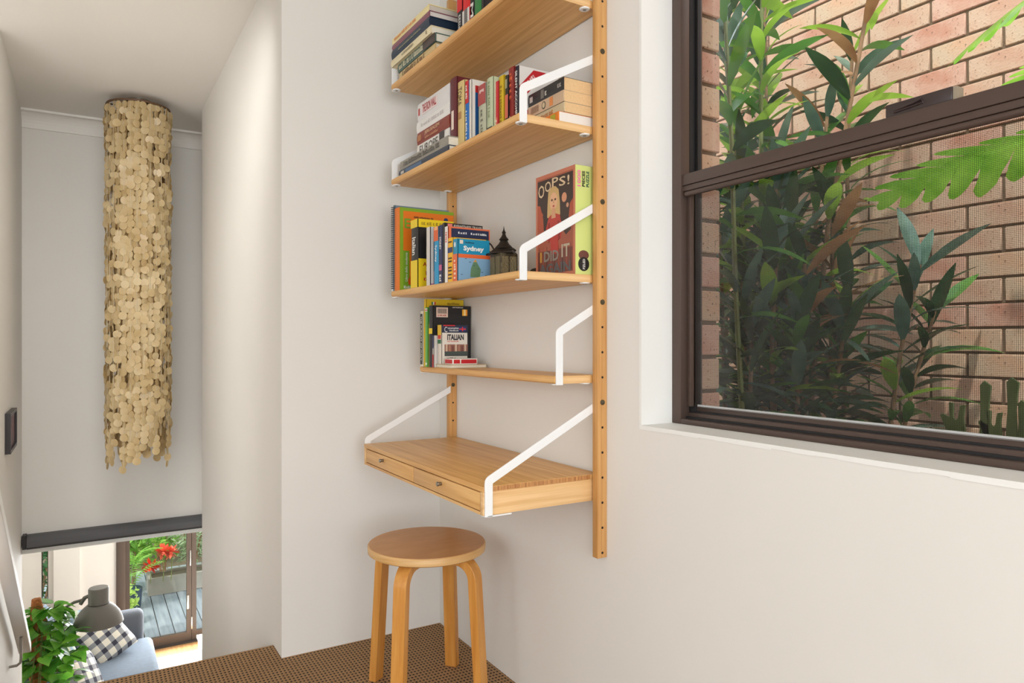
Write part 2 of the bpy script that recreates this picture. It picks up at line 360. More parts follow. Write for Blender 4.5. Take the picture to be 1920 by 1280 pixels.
build('sash_stile', bx((1.252, 1.245, -.157), (1.268, 1.258, .365)), alu, w1, .001)
lt = build('latch', bx((1.240, .635, .403), (1.262, .752, .427)), mat('latch_brown', (58, 46, 44), .3), w1, .003)
build('latch_lever', M().tube([(1.238, .735, .412), (1.236, .70, .416), (1.236, .685, .419), (1.239, .683, .413), (1.238, .735, .409)], .002, 8), MATS['latch_brown'], lt, smooth=True)
build('end_cap', bx((1.241, .629, .403), (1.262, .635, .425)), mat('cream_plastic', (150, 138, 118), .5), lt)
build('glass_pane', bx((1.283, YR0, .38), (1.287, 1.26, .99)), glass, w1)
build('glass_pane', bx((1.262, YR0, -.157), (1.266, 1.25, .38)), glass, w1)
build('insect_screen', bx((1.2975, YR0, -.157), (1.2985, 1.26, .375)), screen, w1)
# outer brick leaf beside the window
wo = struct_root('wall_outer', (1.33, 1.34, -1))
build('mortar_bed', bx((1.235, 1.281, LZ), (1.378, 2.45, CZ)), mortar, wo)
BZ = .0857
rnd = random.Random(8)
for k in range(-8, 14):
    z = .0465+BZ*k
    for j in range(2 if k > -5 else 1):
        if j == 0: L0, L1 = 1.275, (1.505 if k % 2 else 1.385)
        else: L0, L1 = (1.515 if k % 2 else 1.395), (1.745 if k % 2 else 1.625)
        build('brick', bx((1.28, L0, z+.005), (1.386+rnd.uniform(-.002, .002), L1, z+BZ-.005)), brick_mats[rnd.randrange(3)], wo, .003, seg=1)
# neighbour's brick wall across the side passage
XB = 2.65
wn = struct_root('wall_neighbour', (XB+.05, 1.6, -1.4))
nb = bx((XB+.006, -4, LZ), (XB+.3, 5, 1.85))
def far_brick():
    m, N, L, b = new_mat('far_brickwork')
    tc = N.new('ShaderNodeTexCoord'); mp = N.new('ShaderNodeMapping'); mp.inputs['Rotation'].default_value = (0, R(90), R(90))
    bt = N.new('ShaderNodeTexBrick'); bt.inputs['Scale'].default_value = 1; bt.inputs['Brick Width'].default_value = .24; bt.inputs['Row Height'].default_value = BZ; bt.inputs['Mortar Size'].default_value = .005
    bt.inputs['Color1'].default_value = lin((212, 168, 132)); bt.inputs['Color2'].default_value = lin((204, 166, 130)); bt.inputs['Mortar'].default_value = lin((112, 92, 70))
    sp = N.new('ShaderNodeSeparateXYZ'); cb = N.new('ShaderNodeCombineXYZ')
    L.new(tc.outputs['Object'], sp.inputs[0]); L.new(sp.outputs[1], cb.inputs[0]); L.new(sp.outputs[2], cb.inputs[1]); L.new(cb.outputs[0], bt.inputs['Vector'])
    L.new(bt.outputs[0], b.inputs['Base Color']); b.inputs['Roughness'].default_value = .9
    return m
build('brick_backing', M().box((XB+.03, -4, LZ), (XB+.3, .55, 1.85)).box((XB+.03, 2.99, LZ), (XB+.3, 9.0, 1.85)).box((XB+.03, .55, 1.675), (XB+.3, 2.99, 1.85)).box((XB+.03, .55, LZ), (XB+.3, 2.99, -.64)), far_brick(), wn)
build('mortar_bed', bx((XB+.007, .55, -.64), (XB+.12, 2.99, 1.675)), mortar, wn)
brick_meshes = []
for v in range(4):
    mb = M().box((0, .005, .0045), (.1, .235, BZ-.0045)); ob = build('brick', mb, brick_mats[v % 3], None, .0025, seg=1); brick_meshes.append(ob.data); bpy.data.objects.remove(ob)
rnd = random.Random(3); half_brick = brick_meshes[0]; org = ORG[wn.name]
for k in range(-8, 19):
    ph = 1.31 if k % 2 == 0 else 1.195+.24
    for j in range(-4, 8):
        y = ph+.24*j
        if y+.24 > 2.99 or y < .43: continue
        if y < .56:
            if y > .545-.125: ob = link('brick', half_brick, None, wn); ob.location = Vector((XB, .555, .0465+BZ*k))-org; ob.scale = (1, (y+.24-.555)/.24, 1)
            continue
        ob = link('brick', brick_meshes[rnd.randrange(4)], None, wn)
        ob.location = Vector((XB+rnd.uniform(-.0015, .0015), y, .0465+BZ*k))-org
struct('floor_passage', bx((1.38, -4, -1.6), (XB+.1, 5, -1.45)), MATS['soil'])

# ------------------------------------------------------------------ wall-mounted shelf unit
g_sh = 'bamboo shelves of the wall unit'
YA, YB_ = 1.4435, 2.2615          # right and left ends of the shelves
def rail(name, y0, label):
    t = thing(name, label, 'wall rail', (1.12, y0+.0105, -.547), 'bamboo wall rails')
    build('upright', bx((1.104, y0, -.547), (XW-.0005, y0+.021, 1.213)), bam_z, t, .0015)
    for k in range(27):
        if k in (6, 10, 14, 20): continue
        z = -.5336+.0633*k
        build('peg_hole', M().tube([(1.1195, y0-.0004, z), (1.1195, y0+.003, z)], .0032, 10), hole_m, t)
    return t
rR = rail('wall_rail', 1.418, 'bamboo wall rail with peg holes next to the window')
rL = rail('wall_rail', 2.267, 'bamboo wall rail near the corner, mostly behind books')
for z in (.7324, .3526, .0994, -.1538): 
    for r, y in ((rR, 1.418), (rL, 2.267)):
        build('bolt', M().tube([(1.1195, y-.0016, z), (1.1195, y+.004, z)], [.0068, .0068], 16), dark_metal, r)
def bracket(y, xf, z0, zb, zr, parent, th=.0036, wd=.021):
    poly = [(xf, z0), (xf, zb-.006)]
    def arc(cx, cz, r, a0, a1, n=5): return [(cx+r*math.cos(R(a0+(a1-a0)*i/n)), cz+r*math.sin(R(a0+(a1-a0)*i/n))) for i in range(n+1)]
    d = Vector((1.108-xf, zr-zb)); a = math.atan2(d.y, d.x); nrm = Vector((math.sin(a), -math.cos(a)))*wd
    # outer edge then inner edge
    ib = (xf+wd, zb-(wd*(1-math.sin(a))/math.cos(a)))
    r0 = .012; t1 = Vector((xf, zb-r0)); t2 = Vector((xf, zb))+d.normalized()*r0
    outer = [(xf, z0), (t1.x, t1.y)]
    for i in range(1, 5):
        q = i/5; p = t1*(1-q)**2+Vector((xf, zb))*2*q*(1-q)+t2*q*q; outer.append((p.x, p.y))
    outer += [(t2.x, t2.y), (1.108, zr), (1.108+nrm.x*0, zr-wd/math.cos(a))]
    inner = [(ib[0], ib[1]), (xf+wd, z0)]
    m = M().prism(outer+inner, (0, y, 0), (1, 0, 0), (0, 0, 1), (0, 1, 0), th)
    b = build('bracket', m, white_steel, parent, .0008, seg=1)
    return b
def foot(x, y, z, parent):
    build('bracket_foot', M().lathe([(.0001, -.0030), (.012, -.0030), (.0135, -.0012), (.0135, 0)], (x, y, z), 20), white_steel, parent, smooth=True)
    build('screw', M().lathe([(.0045, -.0040), (.0045, -.0029)], (x, y, z), 10), steel, parent)
def shelf(label, xf, z0, zb, zr, th=.0195):
    t = thing('wall_shelf', label, 'shelf', (1.0, 1.85, z0), g_sh)
    m = M().prism([(1.131, 0), (xf+.006, 0), (xf+.0015, .003), (xf, .008), (xf+.0005, th-.003), (xf+.003, th), (1.131, th)], (0, YA, z0), (1, 0, 0), (0, 0, 1), (0, 1, 0), YB_-YA)
    build('shelf_board', m, bam_y, t, 0)
    build('end_band', bx((xf+.006, YA-.0006, z0+.0005), (1.1, YA+.001, z0+th-.0005)), bam_x, t)
    for y in (1.4395, 2.262):
        bracket(y, xf+.003, z0-.003, zb, zr, t)
        foot(xf+.014, y+(.014 if y < 2 else -.014), z0, t); foot(1.09, y+(.014 if y < 2 else -.014), z0, t)
    return t
shelf('topmost bamboo shelf, its underside facing the camera', .885, .8475, .935, 1.05)
shelf('bamboo shelf with white brackets under the row of novels', .885, .527, .613, .73)
shelf('bamboo shelf carrying travel guides and the puzzle box', .885, .150, .228, .351)
shelf('narrow bamboo shelf above the desk', .99, -.105, .029, .094)
# desk
dx, dz0, dz1 = .79, -.405, -.338
t = thing('wall_desk', 'bamboo wall-mounted desk with two drawers and white straps', 'desk', (.96, 1.85, dz0))
build('desk_top', bx((dx, YA, dz1-.0125), (1.131, YB_, dz1)), bam_y, t, .001)
build('end_grain', bx((dx+.003, YA-.0005, dz1-.0115), (1.1, YA+.001, dz1-.001)), wood('end_grain', (150, 92, 48), (214, 158, 96), (200, 5, 5), .5), t)
build('side_panel', bx((dx, YA, dz0), (1.131, YA+.014, dz1-.0125)), bam_x, t, .0008)
build('side_panel', bx((dx, YB_-.014, dz0), (1.131, YB_, dz1-.0125)), bam_x, t, .0008)
build('bottom_panel', bx((dx+.001, YA+.014, dz0), (1.131, YB_-.014, dz0+.007)), bam_y, t)
build('back_panel', bx((1.119, YA+.014, dz0+.007), (1.131, YB_-.014, dz1-.0125)), bam_y, t)
ym = (YA+YB_)/2
for y0, y1, yk in ((ym+.0012, YB_-.0165, 2.0865), (YA+.0165, ym-.0012, 1.669)):
    d = build('drawer', bx((dx+.0005, y0, dz0+.0095), (1.11, y1, dz1-.0155)), bam_y, t, .0008)
    build('knob', M().tube([(dx+.001, yk, -.368), (dx-.009, yk, -.368), (dx-.0095, yk, -.368), (dx-.0125, yk, -.368)], [.0045, .0045, .0062, .0058], 14), steel, d, smooth=True)
build('gap_shadow', bx((dx+.008, YA+.014, dz0+.007), (dx+.012, YB_-.014, dz1-.0125)), hole_m, t)
for y in (1.4392, 2.262):
    bracket(y, dx+.003, dz0-.003, -.318, -.157, t)
    foot(dx+.014, y+(.014 if y < 2 else -.014), dz0, t)
build('bracket_plate', bx((dx+.01, 1.4392, dz0-.0035), (dx+.075, 1.452, dz0-.0003)), white_steel, t, .0005, seg=1)

# ------------------------------------------------------------------ stool
sx, sy, sz = .878, 1.953, -.60
t = thing('stool', 'round birch stool with four bent plywood legs on the carpet', 'stool', (sx, sy, FZ))
build('seat', M().lathe([(.170, -.024), (.1745, -.021), (.1755, -.004), (.1735, -.0006), (.172, 0)], (sx, sy, sz), 64), ply, t, smooth=True)
build('seat_top', M().lathe([(.1725, -.001), (.1722, .0006)], (sx, sy, sz), 64), stool_top_m, t, smooth=True)
for fx, fy in ((-.112, .172), (.167, .142), (-.167, -.142), (.108, -.172)):
    d = Vector((fx, fy, 0)).normalized(); s2 = Vector((-d.y, d.x, 0)); W, T = .0195, .013
    r0 = .165; rr = .055; zt = sz-.024
    path = []
    path.append((.045, zt-T)); path.append((r0-rr, zt-T))
    for i in range(1, 9):
        a = math.pi/2*i/8; path.append((r0-rr+rr*math.sin(a), zt-T-rr+rr*math.cos(a)))
    path.append((.188, FZ+.0))
    mb = M(); v = []; f = []
    for i, (r, z) in enumerate(path):
        p = Vector((path[max(i-1, 0)][0]-path[min(i+1, len(path)-1)][0], path[max(i-1, 0)][1]-path[min(i+1, len(path)-1)][1])).normalized()
        nn = Vector((p.y, -p.x))
        if i == len(path)-1: nn = Vector((1, 0))if nn.x > 0 else Vector((-1, 0))
        for sgn, wv in ((1, 1), (1, -1), (-1, -1), (-1, 1)):
            q = Vector((sx, sy, 0))+d*(r+nn.x*T*sgn)+s2*W*wv; v.append((q.x, q.y, z+nn.y*T*sgn))
    for i in range(len(path)-1):
        for k in range(4): f.append((i*4+k, i*4+(k+1) % 4, i*4+4+(k+1) % 4, i*4+4+k))
    f.append((0, 1, 2, 3)); q = (len(path)-1)*4; f.append((q+3, q+2, q+1, q))
    mb.add(v, f); build('leg', mb, birch, t, .0012, seg=1)

# ------------------------------------------------------------------ books
def cm(rgb, rough=.45): return mat('print_%d_%d_%d' % rgb, rgb, rough)
WHT, BLK, CRM = (236, 234, 228), (30, 28, 30), (228, 212, 168)
class Bk: pass
def book(label, mode, x0, D, a0, a1, b0, b1, cover, hard=False, pages=None, group=None, name='book', cat='book'):
    t = thing(name, label, cat, (x0+D/2, (a0+a1)/2, b0), group); m = cm(cover); pg = pages or paper
    ct = .0022 if hard else .0009; ins = .003 if hard else .0004
    bl = (.18 if hard else .05)
    mb = M(); nn = 6
    if mode == 'stand':
        mb.box((x0+.003, a0, b0), (x0+D, a0+ct, b1)); mb.box((x0+.003, a1-ct, b0), (x0+D, a1, b1))
        h = (a1-a0)/2; pts = [(x0+.003-(min(.003, h*bl*2))*math.sin(math.pi*i/nn)-.0*1, a0+(a1-a0)*i/nn) for i in range(nn+1)]
        mb.prism(pts+[(x0+.0048, a1), (x0+.0048, a0)], (0, 0, b0), (1, 0, 0), (0, 1, 0), (0, 0, 1), b1-b0)
        pgm = bx((x0+.004, a0+ct, b0+ins), (x0+D-ins-.0005, a1-ct, b1-ins))
    else:
        mb.box((x0+.003, a0, b0), (x0+D, a1, b0+ct)); mb.box((x0+.003, a0, b1-ct), (x0+D, a1, b1))
        h = (b1-b0)/2; pts = [(x0+.003-(min(.003, h*bl*2))*math.sin(math.pi*i/nn), b0+(b1-b0)*i/nn) for i in range(nn+1)]
        mb.prism(pts+[(x0+.0048, b1), (x0+.0048, b0)], (0, a0, 0), (1, 0, 0), (0, 0, 1), (0, 1, 0), a1-a0)
        pgm = bx((x0+.004, a0+ins, b0+ct), (x0+D-ins-.0005, a1-ins, b1-ct))
    build('cover', mb, m, t); build('pages', pgm, pg, t)
    b = Bk(); b.t = t; b.mode = mode; b.x0 = x0-.0002 if bl > .1 else x0+.0022; b.a0, b.a1, b.b0, b.b1, b.D = a0, a1, b0, b1, D; b.ct = ct
    if bl > .1: b.x0 = x0+.003-min(.003, h*bl*2)-.0002
    else: b.x0 = x0+.003-min(.003, h*bl*2)-.0002
    return b
def band(b, f0, f1, rgb, w=.97, off=0):       # printed band across a spine; f from the top (standing) or left end (lying)
    if b.mode == 'stand':
        z = b.b1-(b.b1-b.b0)*(f0+f1)/2; patch(b.t, (b.x0, (b.a0+b.a1)/2, z), NY, PZ, (b.a1-b.a0)*w, (b.b1-b.b0)*(f1-f0), cm(rgb), 'spine_band', .0002+off)
    else:
        y = b.a1-(b.a1-b.a0)*(f0+f1)/2; patch(b.t, (b.x0, y, (b.b0+b.b1)/2), NY, PZ, (b.a1-b.a0)*(f1-f0), (b.b1-b.b0)*w, cm(rgb), 'spine_band', .0002+off)
def st(b, s, f0, f1, rgb, h=.55, up=False, off=0, bold=.02):       # spine lettering
    L = f1-f0; q = .0006
    if b.mode == 'stand':
        z = b.b1-(b.b1-b.b0)*(f0+f1)/2; c = (b.x0, (b.a0+b.a1)/2+off*(b.a1-b.a0), z)
        u, v = (PZ, PY) if up else (NZ, NY)
        text(b.t, s, c, u, v, (b.b1-b.b0)*L, (b.a1-b.a0)*h, cm(rgb), raise_=q, bold=bold)
    else:
        y = b.a1-(b.a1-b.a0)*(f0+f1)/2; c = (b.x0, y, (b.b0+b.b1)/2+off*(b.b1-b.b0))
        text(b.t, s, c, NY, PZ, (b.a1-b.a0)*L, (b.b1-b.b0)*h, cm(rgb), raise_=q, bold=bold)
def cov_patch(b, fx0, fx1, fz0, fz1, rgb, t=.0003):   # panel on the cover that faces the camera side; fz from the top
    H_ = b.b1-b.b0; return patch(b.t, (b.x0+.003+(b.D-.003)*(fx0+fx1)/2, b.a0, b.b1-H_*(fz0+fz1)/2), PX, PZ, (b.D-.003)*(fx1-fx0), H_*(fz1-fz0), cm(rgb), 'cover_panel', t)
def cov_text(b, s, fx0, fx1, fz0, fz1, rgb, q=.0007, bold=.02):
    H_ = b.b1-b.b0; text(b.t, s, (b.x0+.003+(b.D-.003)*(fx0+fx1)/2, b.a0, b.b1-H_*(fz0+fz1)/2), PX, PZ, (b.D-.003)*(fx1-fx0), H_*(fz1-fz0), cm(rgb), raise_=q, bold=bold)
F_ = 1330.; YAW = math.atan(800/1330.)
def ypix(px, x):      # distance along the wall of a point at depth x seen in the photograph's column px
    a = (px-960)/F_; dx_, dy_ = math.sin(YAW)+a*math.cos(YAW), math.cos(YAW)-a*math.sin(YAW); return x*dy_/dx_
def zpix(px, py, x):
    a = (px-960)/F_; return -(py-640)/F_*x/(math.sin(YAW)+a*math.cos(YAW))
# --- top shelf (surface z .867)
S1 = .8672; g1 = 'books on the topmost shelf'
b = book('bottom tan book of the stack on the topmost shelf', 'flat', .895, .19, 1.935, 2.215, S1, .8945, (206, 180, 128), True, group=g1); st(b, '~', .1, .75, (120, 84, 40), .5)
b = book('dark green lettered book second from bottom on topmost shelf', 'flat', .893, .19, 1.93, 2.225, .8947, .9225, (84, 108, 98), True, group=g1); band(b, .7, 1, (70, 58, 54)); st(b, '~', .05, .7, (206, 200, 170), .6)
b = book('thick cream hardback under the navy book on topmost shelf', 'flat', .883, .2, 1.942, 2.26, .9227, .9465, (232, 218, 178), True, group=g1); st(b, '~', .3, .6, (150, 138, 104), .35); st(b, '~', .9, .94, (120, 110, 90), .5)
b = book('navy slipcased book in the stack on topmost shelf', 'flat', .884, .2, 1.953, 2.258, .9467, .9785, (28, 48, 68), True, group=g1, pages=cm((26, 44, 62))); st(b, '~', .2, .8, (150, 148, 120), .16)
b = book('thin plum book with white pages above the navy one', 'flat', .885, .2, 1.957, 2.256, .9787, .9975, (140, 88, 100), True, group=g1, pages=cm((222, 214, 204)))
b = book('cream book with orange letters on top of the stack', 'flat', .885, .2, 1.962, 2.256, .9977, 1.0185, (238, 222, 164), True, group=g1, pages=cm((206, 196, 182))); st(b, '~', .08, .7, (226, 150, 90), .5)
x = .935
b = book('red and black spined book standing right of the top stack', 'stand', x, .14, ypix(866, x), ypix(856.5, x), S1, 1.12, (34, 32, 36), group=g1); band(b, 0, .62, (214, 22, 28))
st(b, '~', .66, .98, (190, 188, 184), .4)
b = book('red book with white lower spine on the topmost shelf', 'stand', x, .15, ypix(880, x), ypix(866.5, x), S1, 1.12, (216, 20, 26), group=g1); band(b, .66, 1, (222, 220, 214)); band(b, .66, 1, (112, 108, 106), .45, .0003)
b = book('black book with white capitals on the topmost shelf', 'stand', x, .14, ypix(888, x), ypix(880.5, x), S1, 1.1, (24, 22, 24), group=g1); st(b, 'MA', .62, .98, (232, 228, 220), .75)
b = book('green book standing at the end of the topmost row', 'stand', x, .14, ypix(901, x), ypix(888.5, x), S1, 1.1, (38, 124, 58), group=g1)
b = book('dark paperback right of the green book on topmost shelf', 'stand', x, .14, ypix(905.5, x), ypix(901.5, x), S1, 1.1, (34, 30, 34), group=g1)
# --- second shelf (surface z .546)
S2 = .5468; g2 = 'books on the second shelf'
b = book('dark blue and black book at the foot of the left stack', 'flat', .897, .19, 1.85, 2.225, S2, .5695, (48, 56, 70), True, group=g2); band(b, .05, .12, (196, 192, 184), .4); band(b, .15, .5, (70, 100, 134), .5)
b = book('grey weathered book second in the left stack', 'flat', .899, .19, 1.86, 2.222, .5697, .5985, (150, 144, 132), True, group=g2); st(b, '~', .1, .85, (92, 88, 80), .5)
x = .93
b = book('thick white book titled EUROPE in the left stack', 'flat', x, .16, 1.912, 2.150, .5987, .6405, (232, 228, 220), True, group=g2); st(b, 'EUROPE', .1, .68, (70, 62, 56), .62, bold=0); band(b, .72, .87, (62, 54, 52), .98)
b = book('dark red book titled JERUSALEM in the left stack', 'flat', x, .16, 1.910, 2.150, .6407, .6800, (138, 56, 40), True, group=g2, pages=cm((60, 32, 26))); st(b, 'JERUSALEM', .26, .72, (222, 178, 136), .36, off=.14); st(b, '~', .27, .68, (196, 136, 98), .2, off=-.22); band(b, .03, .14, (178, 116, 70), .5)
b = book('plain white hardback between JERUSALEM and the topmost title', 'flat', x, .16, 1.910, 2.153, .6802, .7160, (236, 233, 228), True, group=g2); st(b, '~', .15, .85, (206, 198, 196), .3)
b = book('white hardback titled THE IRON WALL on the stack', 'flat', x, .16, 1.910, 2.146, .7162, .7730, (226, 224, 222), True, group=g2); band(b, .16, .66, (240, 224, 220), .52); st(b, 'THE IRON WALL', .18, .62, (176, 44, 50), .48, off=.05, bold=.03); band(b, .035, .09, (186, 70, 66), .4)
b = book('maroon hardback standing against the white stack', 'stand', .93, .16, ypix(855, .93), ypix(842.5, .93)-.0005, S2, .778, (98, 26, 34), True, group=g2); band(b, .42, .66, (232, 212, 196), .35)
x = .936
b = book('tan mottled book with vertical title TOMA', 'stand', x, .15, ypix(869.5, x), ypix(854, x)-.001, S2, .7575, (216, 190, 126), True, group=g2); st(b, 'TOMA', .08, .33, (86, 66, 36), .5, bold=0); band(b, .42, .52, (176, 128, 76), .4)
x = .94
b = book('thin spine red above and blue below', 'stand', x, .13, ypix(878, x), ypix(869.8, x), S2, .7500, (20, 108, 190), group=g2); band(b, 0, .32, (204, 34, 38)); st(b, '~', .06, .26, WHT, .35); st(b, '~', .42, .85, WHT, .35)
b = book('white paperback with red and blue cover panel', 'stand', x, .125, ypix(882.5, x), ypix(878.3, x), S2, .7480, (226, 220, 210), group=g2)
cov_patch(b, .08, .9, .08, .18, (178, 30, 34)); cov_patch(b, .08, .9, .18, .82, (22, 76, 128))
x = .958
b = book('short book with rounded red top and grey-green spine', 'stand', x, .12, ypix(910, x), ypix(896, x), S2, .7250, (188, 190, 164), group=g2); band(b, 0, .32, (172, 72, 68)); st(b, '~', .4, .95, (120, 120, 100), .3); st(b, '~', .08, .22, (222, 190, 182), .6)
x = .962
b = book('pale green hardback spine with a black foot', 'stand', x, .13, ypix(923, x), ypix(911.5, x), S2, .7330, (190, 200, 164), True, group=g2); band(b, .74, 1, (36, 34, 32)); st(b, 'PLUTO', .77, .95, (216, 214, 200), .5); st(b, '~', .06, .6, (140, 150, 112), .3)
x = .972
b = book('narrow red spine between pale green and yellow books', 'stand', x, .12, ypix(933.5, x), ypix(924, x), S2, .7180, (206, 44, 54), group=g2); band(b, .58, .92, (230, 120, 104), .6); st(b, '~', .62, .9, (250, 226, 210), .4)
x = .975
b = book('bright yellow narrow book on the second shelf', 'stand', x, .12, ypix(943, x), ypix(934, x), S2, .7280, (212, 178, 24), group=g2); st(b, '~', .15, .8, (140, 110, 10), .35)
x = .98
b = book('black and coral spine beside the yellow book', 'stand', x, .12, ypix(951.5, x), ypix(943.6, x), S2, .7240, (44, 40, 38), group=g2); band(b, .3, .66, (216, 110, 92)); band(b, .06, .2, (160, 156, 128), .6); band(b, .7, .8, (150, 140, 128), .5)
x = .985
b = book('brick red spine with pale skull pattern', 'stand', x, .125, ypix(962, x), ypix(952.2, x), S2, .7410, (140, 36, 30), group=g2); st(b, '~', .08, .45, (212, 96, 60), .55)
for q, f in ((.25, .7), (-.25, .82), (.2, .86), (-.1, .74)):
    blob(b.t, (b.x0, (b.a0+b.a1)/2+q*(b.a1-b.a0), b.b1-(b.b1-b.b0)*f), NY, PZ, .0035, .006, cm((226, 208, 186)), 'printed_spot')
x = .99
b = book('black spine titled SILENT ACCOMPLICE, white cover with red banner', 'stand', x, .13, ypix(971, x), ypix(963, x), S2, .7385, (34, 32, 46), group=g2); st(b, 'SILENT ACCOMPLICE', .06, .84, (240, 238, 232), .5); band(b, .87, .97, (140, 40, 70), .7)
cov_patch(b, 0, 1, 0, 1, (226, 222, 216)); cov_patch(b, 0, .62, .6, 1, (186, 24, 32), .0005)
tt = b.t; build('banner', M().prism([(0, 0), (.045, .05), (.085, .05), (0, -.045)], (b.x0+.003, b.a0, b.b1-.055), PX, PZ, NY, .0006), cm((190, 26, 36)), tt)
text(tt, '~', (b.x0+.034, b.a0, b.b1-.036), Vector((.72, 0, .69)), Vector((-.69, 0, .72)), .045, .010, cm((238, 200, 196)), raise_=.0009)
text(tt, '~', (b.x0+.042, b.a0, b.b1-.045), Vector((.72, 0, .69)), Vector((-.69, 0, .72)), .045, .010, cm((238, 200, 196)), raise_=.0009)
cov_patch(b, .5, .62, .35, .55, (40, 56, 120), .0005); cov_patch(b, .74, .92, .22, .27, (186, 30, 40), .0005); cov_patch(b, .74, .92, .31, .36, (186, 30, 40), .0005)
# stack at the right end of the second shelf
b = book('orange-edged book with white pages, lowest of the right stack', 'flat', 1.006, .118, 1.452, 1.575, S2, .5735, (232, 128, 30), group=g2, pages=cm((240, 232, 222))); band(b, .72, .9, (180, 170, 40), .7)
b = book('tan paperback resting on the orange-edged book', 'flat', 1.02, .108, 1.448, 1.604, .5737, .5985, (206, 186, 148), group=g2, pages=paper_tan); st(b, '~', .3, .7, (190, 120, 60), .4)
b = book('beige paperback with orange dot under the black paperback', 'flat', 1.018, .108, 1.447, 1.612, .5987, .6275, (206, 176, 144), group=g2, pages=paper_tan); st(b, 'IIIIII', .1, .32, (150, 110, 84), .6); blob(b.t, (b.x0, 1.535, .613), NY, PZ, .009, .010, cm((90, 84, 70)), 'printed_disc'); blob(b.t, (b.x0, 1.535, .613), NY, PZ, .006, .007, cm((206, 186, 148)), 'printed_disc', .0006); band(b, .63, .72, (226, 140, 74), .75)
b = book('black paperback lying on top of the right stack', 'flat', 1.019, .108, 1.449, 1.612, .6277, .6605, (42, 40, 40), group=g2, pages=paper_tan); band(b, .05, .14, (190, 180, 174), .45); st(b, '~', .5, .62, (190, 186, 176), .5); band(b, .38, .47, (112, 108, 100), .7); st(b, '~', .85, .95, (160, 156, 148), .35)
# --- third shelf (surface z .1695)
S3 = .1698; g3 = 'books and guides on the third shelf'; x = .888
b = book('spiral-bound blue-grey workbook at the far left', 'stand', x, .205, 2.246, 2.2605, S3, .458, (112, 132, 142), group=g3)
cb = build('spiral_binding', M(), None, b.t) if False else None
sp = M()
for i in range(44):
    z = S3+.008+.0063*i; sp.tube([(x+.003, 2.2470, z), (x-.006, 2.253, z+.001), (x+.003, 2.2600, z+.002)], .0016, 5)
build('spiral_binding', sp, cm((34, 34, 38)), b.t)
b = book('orange workbook with lime green border and spine', 'stand', x, .2, ypix(748, x), 2.2455, S3, .4445, (232, 120, 18), group=g3)
cov_patch(b, 0, 1, 0, .04, (136, 170, 34)); cov_patch(b, 0, .06, .0, 1, (136, 170, 34)); cov_patch(b, .06, .17, .52, 1, (120, 164, 36)); cov_patch(b, .06, .6, .93, 1, (120, 164, 36), .0005)
cov_text(b, 'Es', .08, .30, .13, .25, (120, 160, 36)); cov_text(b, '~', .25, .62, .095, .115, (60, 40, 20)); cov_text(b, 'Edilingua', .07, .4, .945, .985, WHT, .0009)
text(b.t, 'Libro dello studente', (b.x0+.003+.115*.197, b.a0, S3+.078), PZ, NX, .095, .008, cm(WHT), raise_=.0008)
blob(b.t, (b.x0+.19*.9, b.a0, .4445-.030), PX, PZ, .008, .008, cm((36, 52, 104)), 'printed_disc')
blob(b.t, (b.x0+.06, b.a0, S3+.03), PX, PZ, .028, .026, cm((216, 84, 14)), 'printed_shape', .0004)
b = book('black and yellow Italian dictionary on the third shelf', 'stand', x, .125, ypix(783, x), ypix(770, x), S3, .3835, (26, 24, 24), group=g3)
band(b, 0, .12, (238, 206, 20)); band(b, .6, 1, (236, 204, 22)); st(b, 'Italian', .26, .52, WHT, .5)
cov_patch(b, 0, 1, 0, .12, (240, 208, 22)); cov_patch(b, 0, 1, .58, 1, (238, 206, 24)); cov_text(b, 'D', .22, .42, .40, .52, (236, 204, 40)); cov_text(b, "~", .08, .8, .04, .085, (170, 140, 20))
cov_text(b, 'A Reference', .12, .9, .63, .69, (176, 60, 24)); cov_text(b, 'for the', .3, .7, .70, .75, (176, 60, 24)); cov_text(b, 'Rest of Us', .2, .85, .76, .82, (176, 60, 24))
cov_patch(b, .15, .6, .86, .9, (190, 44, 24)); cov_text(b, 'Berlitz', .18, .56, .867, .893, (250, 226, 120), .001)
b = book('navy guide with white spine and pink foot', 'stand', x, .115, ypix(805.5, x), ypix(799, x), S3, .3460, (34, 38, 66), group=g3); band(b, 0, 1, (216, 210, 200), .98); cov_patch(b, 0, 1, .76, 1, (190, 120, 150)); cov_patch(b, 0, .08, 0, .97, (216, 210, 204)); cov_patch(b, .1, .9, .02, .06, (150, 60, 60))
b = book('light blue guide spine with an orange crest on top', 'stand', x, .115, ypix(821, x), ypix(812.6, x), S3, .3395, (22, 148, 196), group=g3); band(b, 0, .25, (222, 96, 36)); band(b, 0, .06, (240, 180, 120), .7, .0003); st(b, 'Sydney', .32, .62, WHT, .5)
b = book('navy narrow guide with white vertical title SYDNEY', 'stand', x, .115, ypix(828, x), ypix(821.6, x), S3, .3400, (30, 40, 84), group=g3); st(b, 'SYDNEY', .2, .42, WHT, .55); band(b, .68, .78, (196, 90, 130), .8); st(b, '~', .85, .97, WHT, .5)
b = book('tall black guide peeking out behind the navy and green guide', 'stand', x, .128, ypix(832, x), ypix(828.6, x), S3, .3440, (34, 30, 30), group=g3); cov_text(b, 'EYEWITNESS TRAVEL', .22, .98, .022, .075, (196, 190, 180)); cov_patch(b, .06, .18, .01, .08, (216, 120, 110))
b = book('white-spined guide with navy, green and orange cover', 'stand', x+.001, .14, ypix(838, x), ypix(832.6, x), S3, .3310, (224, 112, 70), group=g3); band(b, 0, 1, (234, 228, 220), .98); st(b, '~', .1, .3, (200, 60, 40), .5); cov_patch(b, .06, .96, .03, .19, (30, 38, 72)); cov_patch(b, .06, .96, .19, .30, (60, 120, 50), .0004); cov_patch(b, .06, 1, .30, .4, (232, 224, 200), .0004)
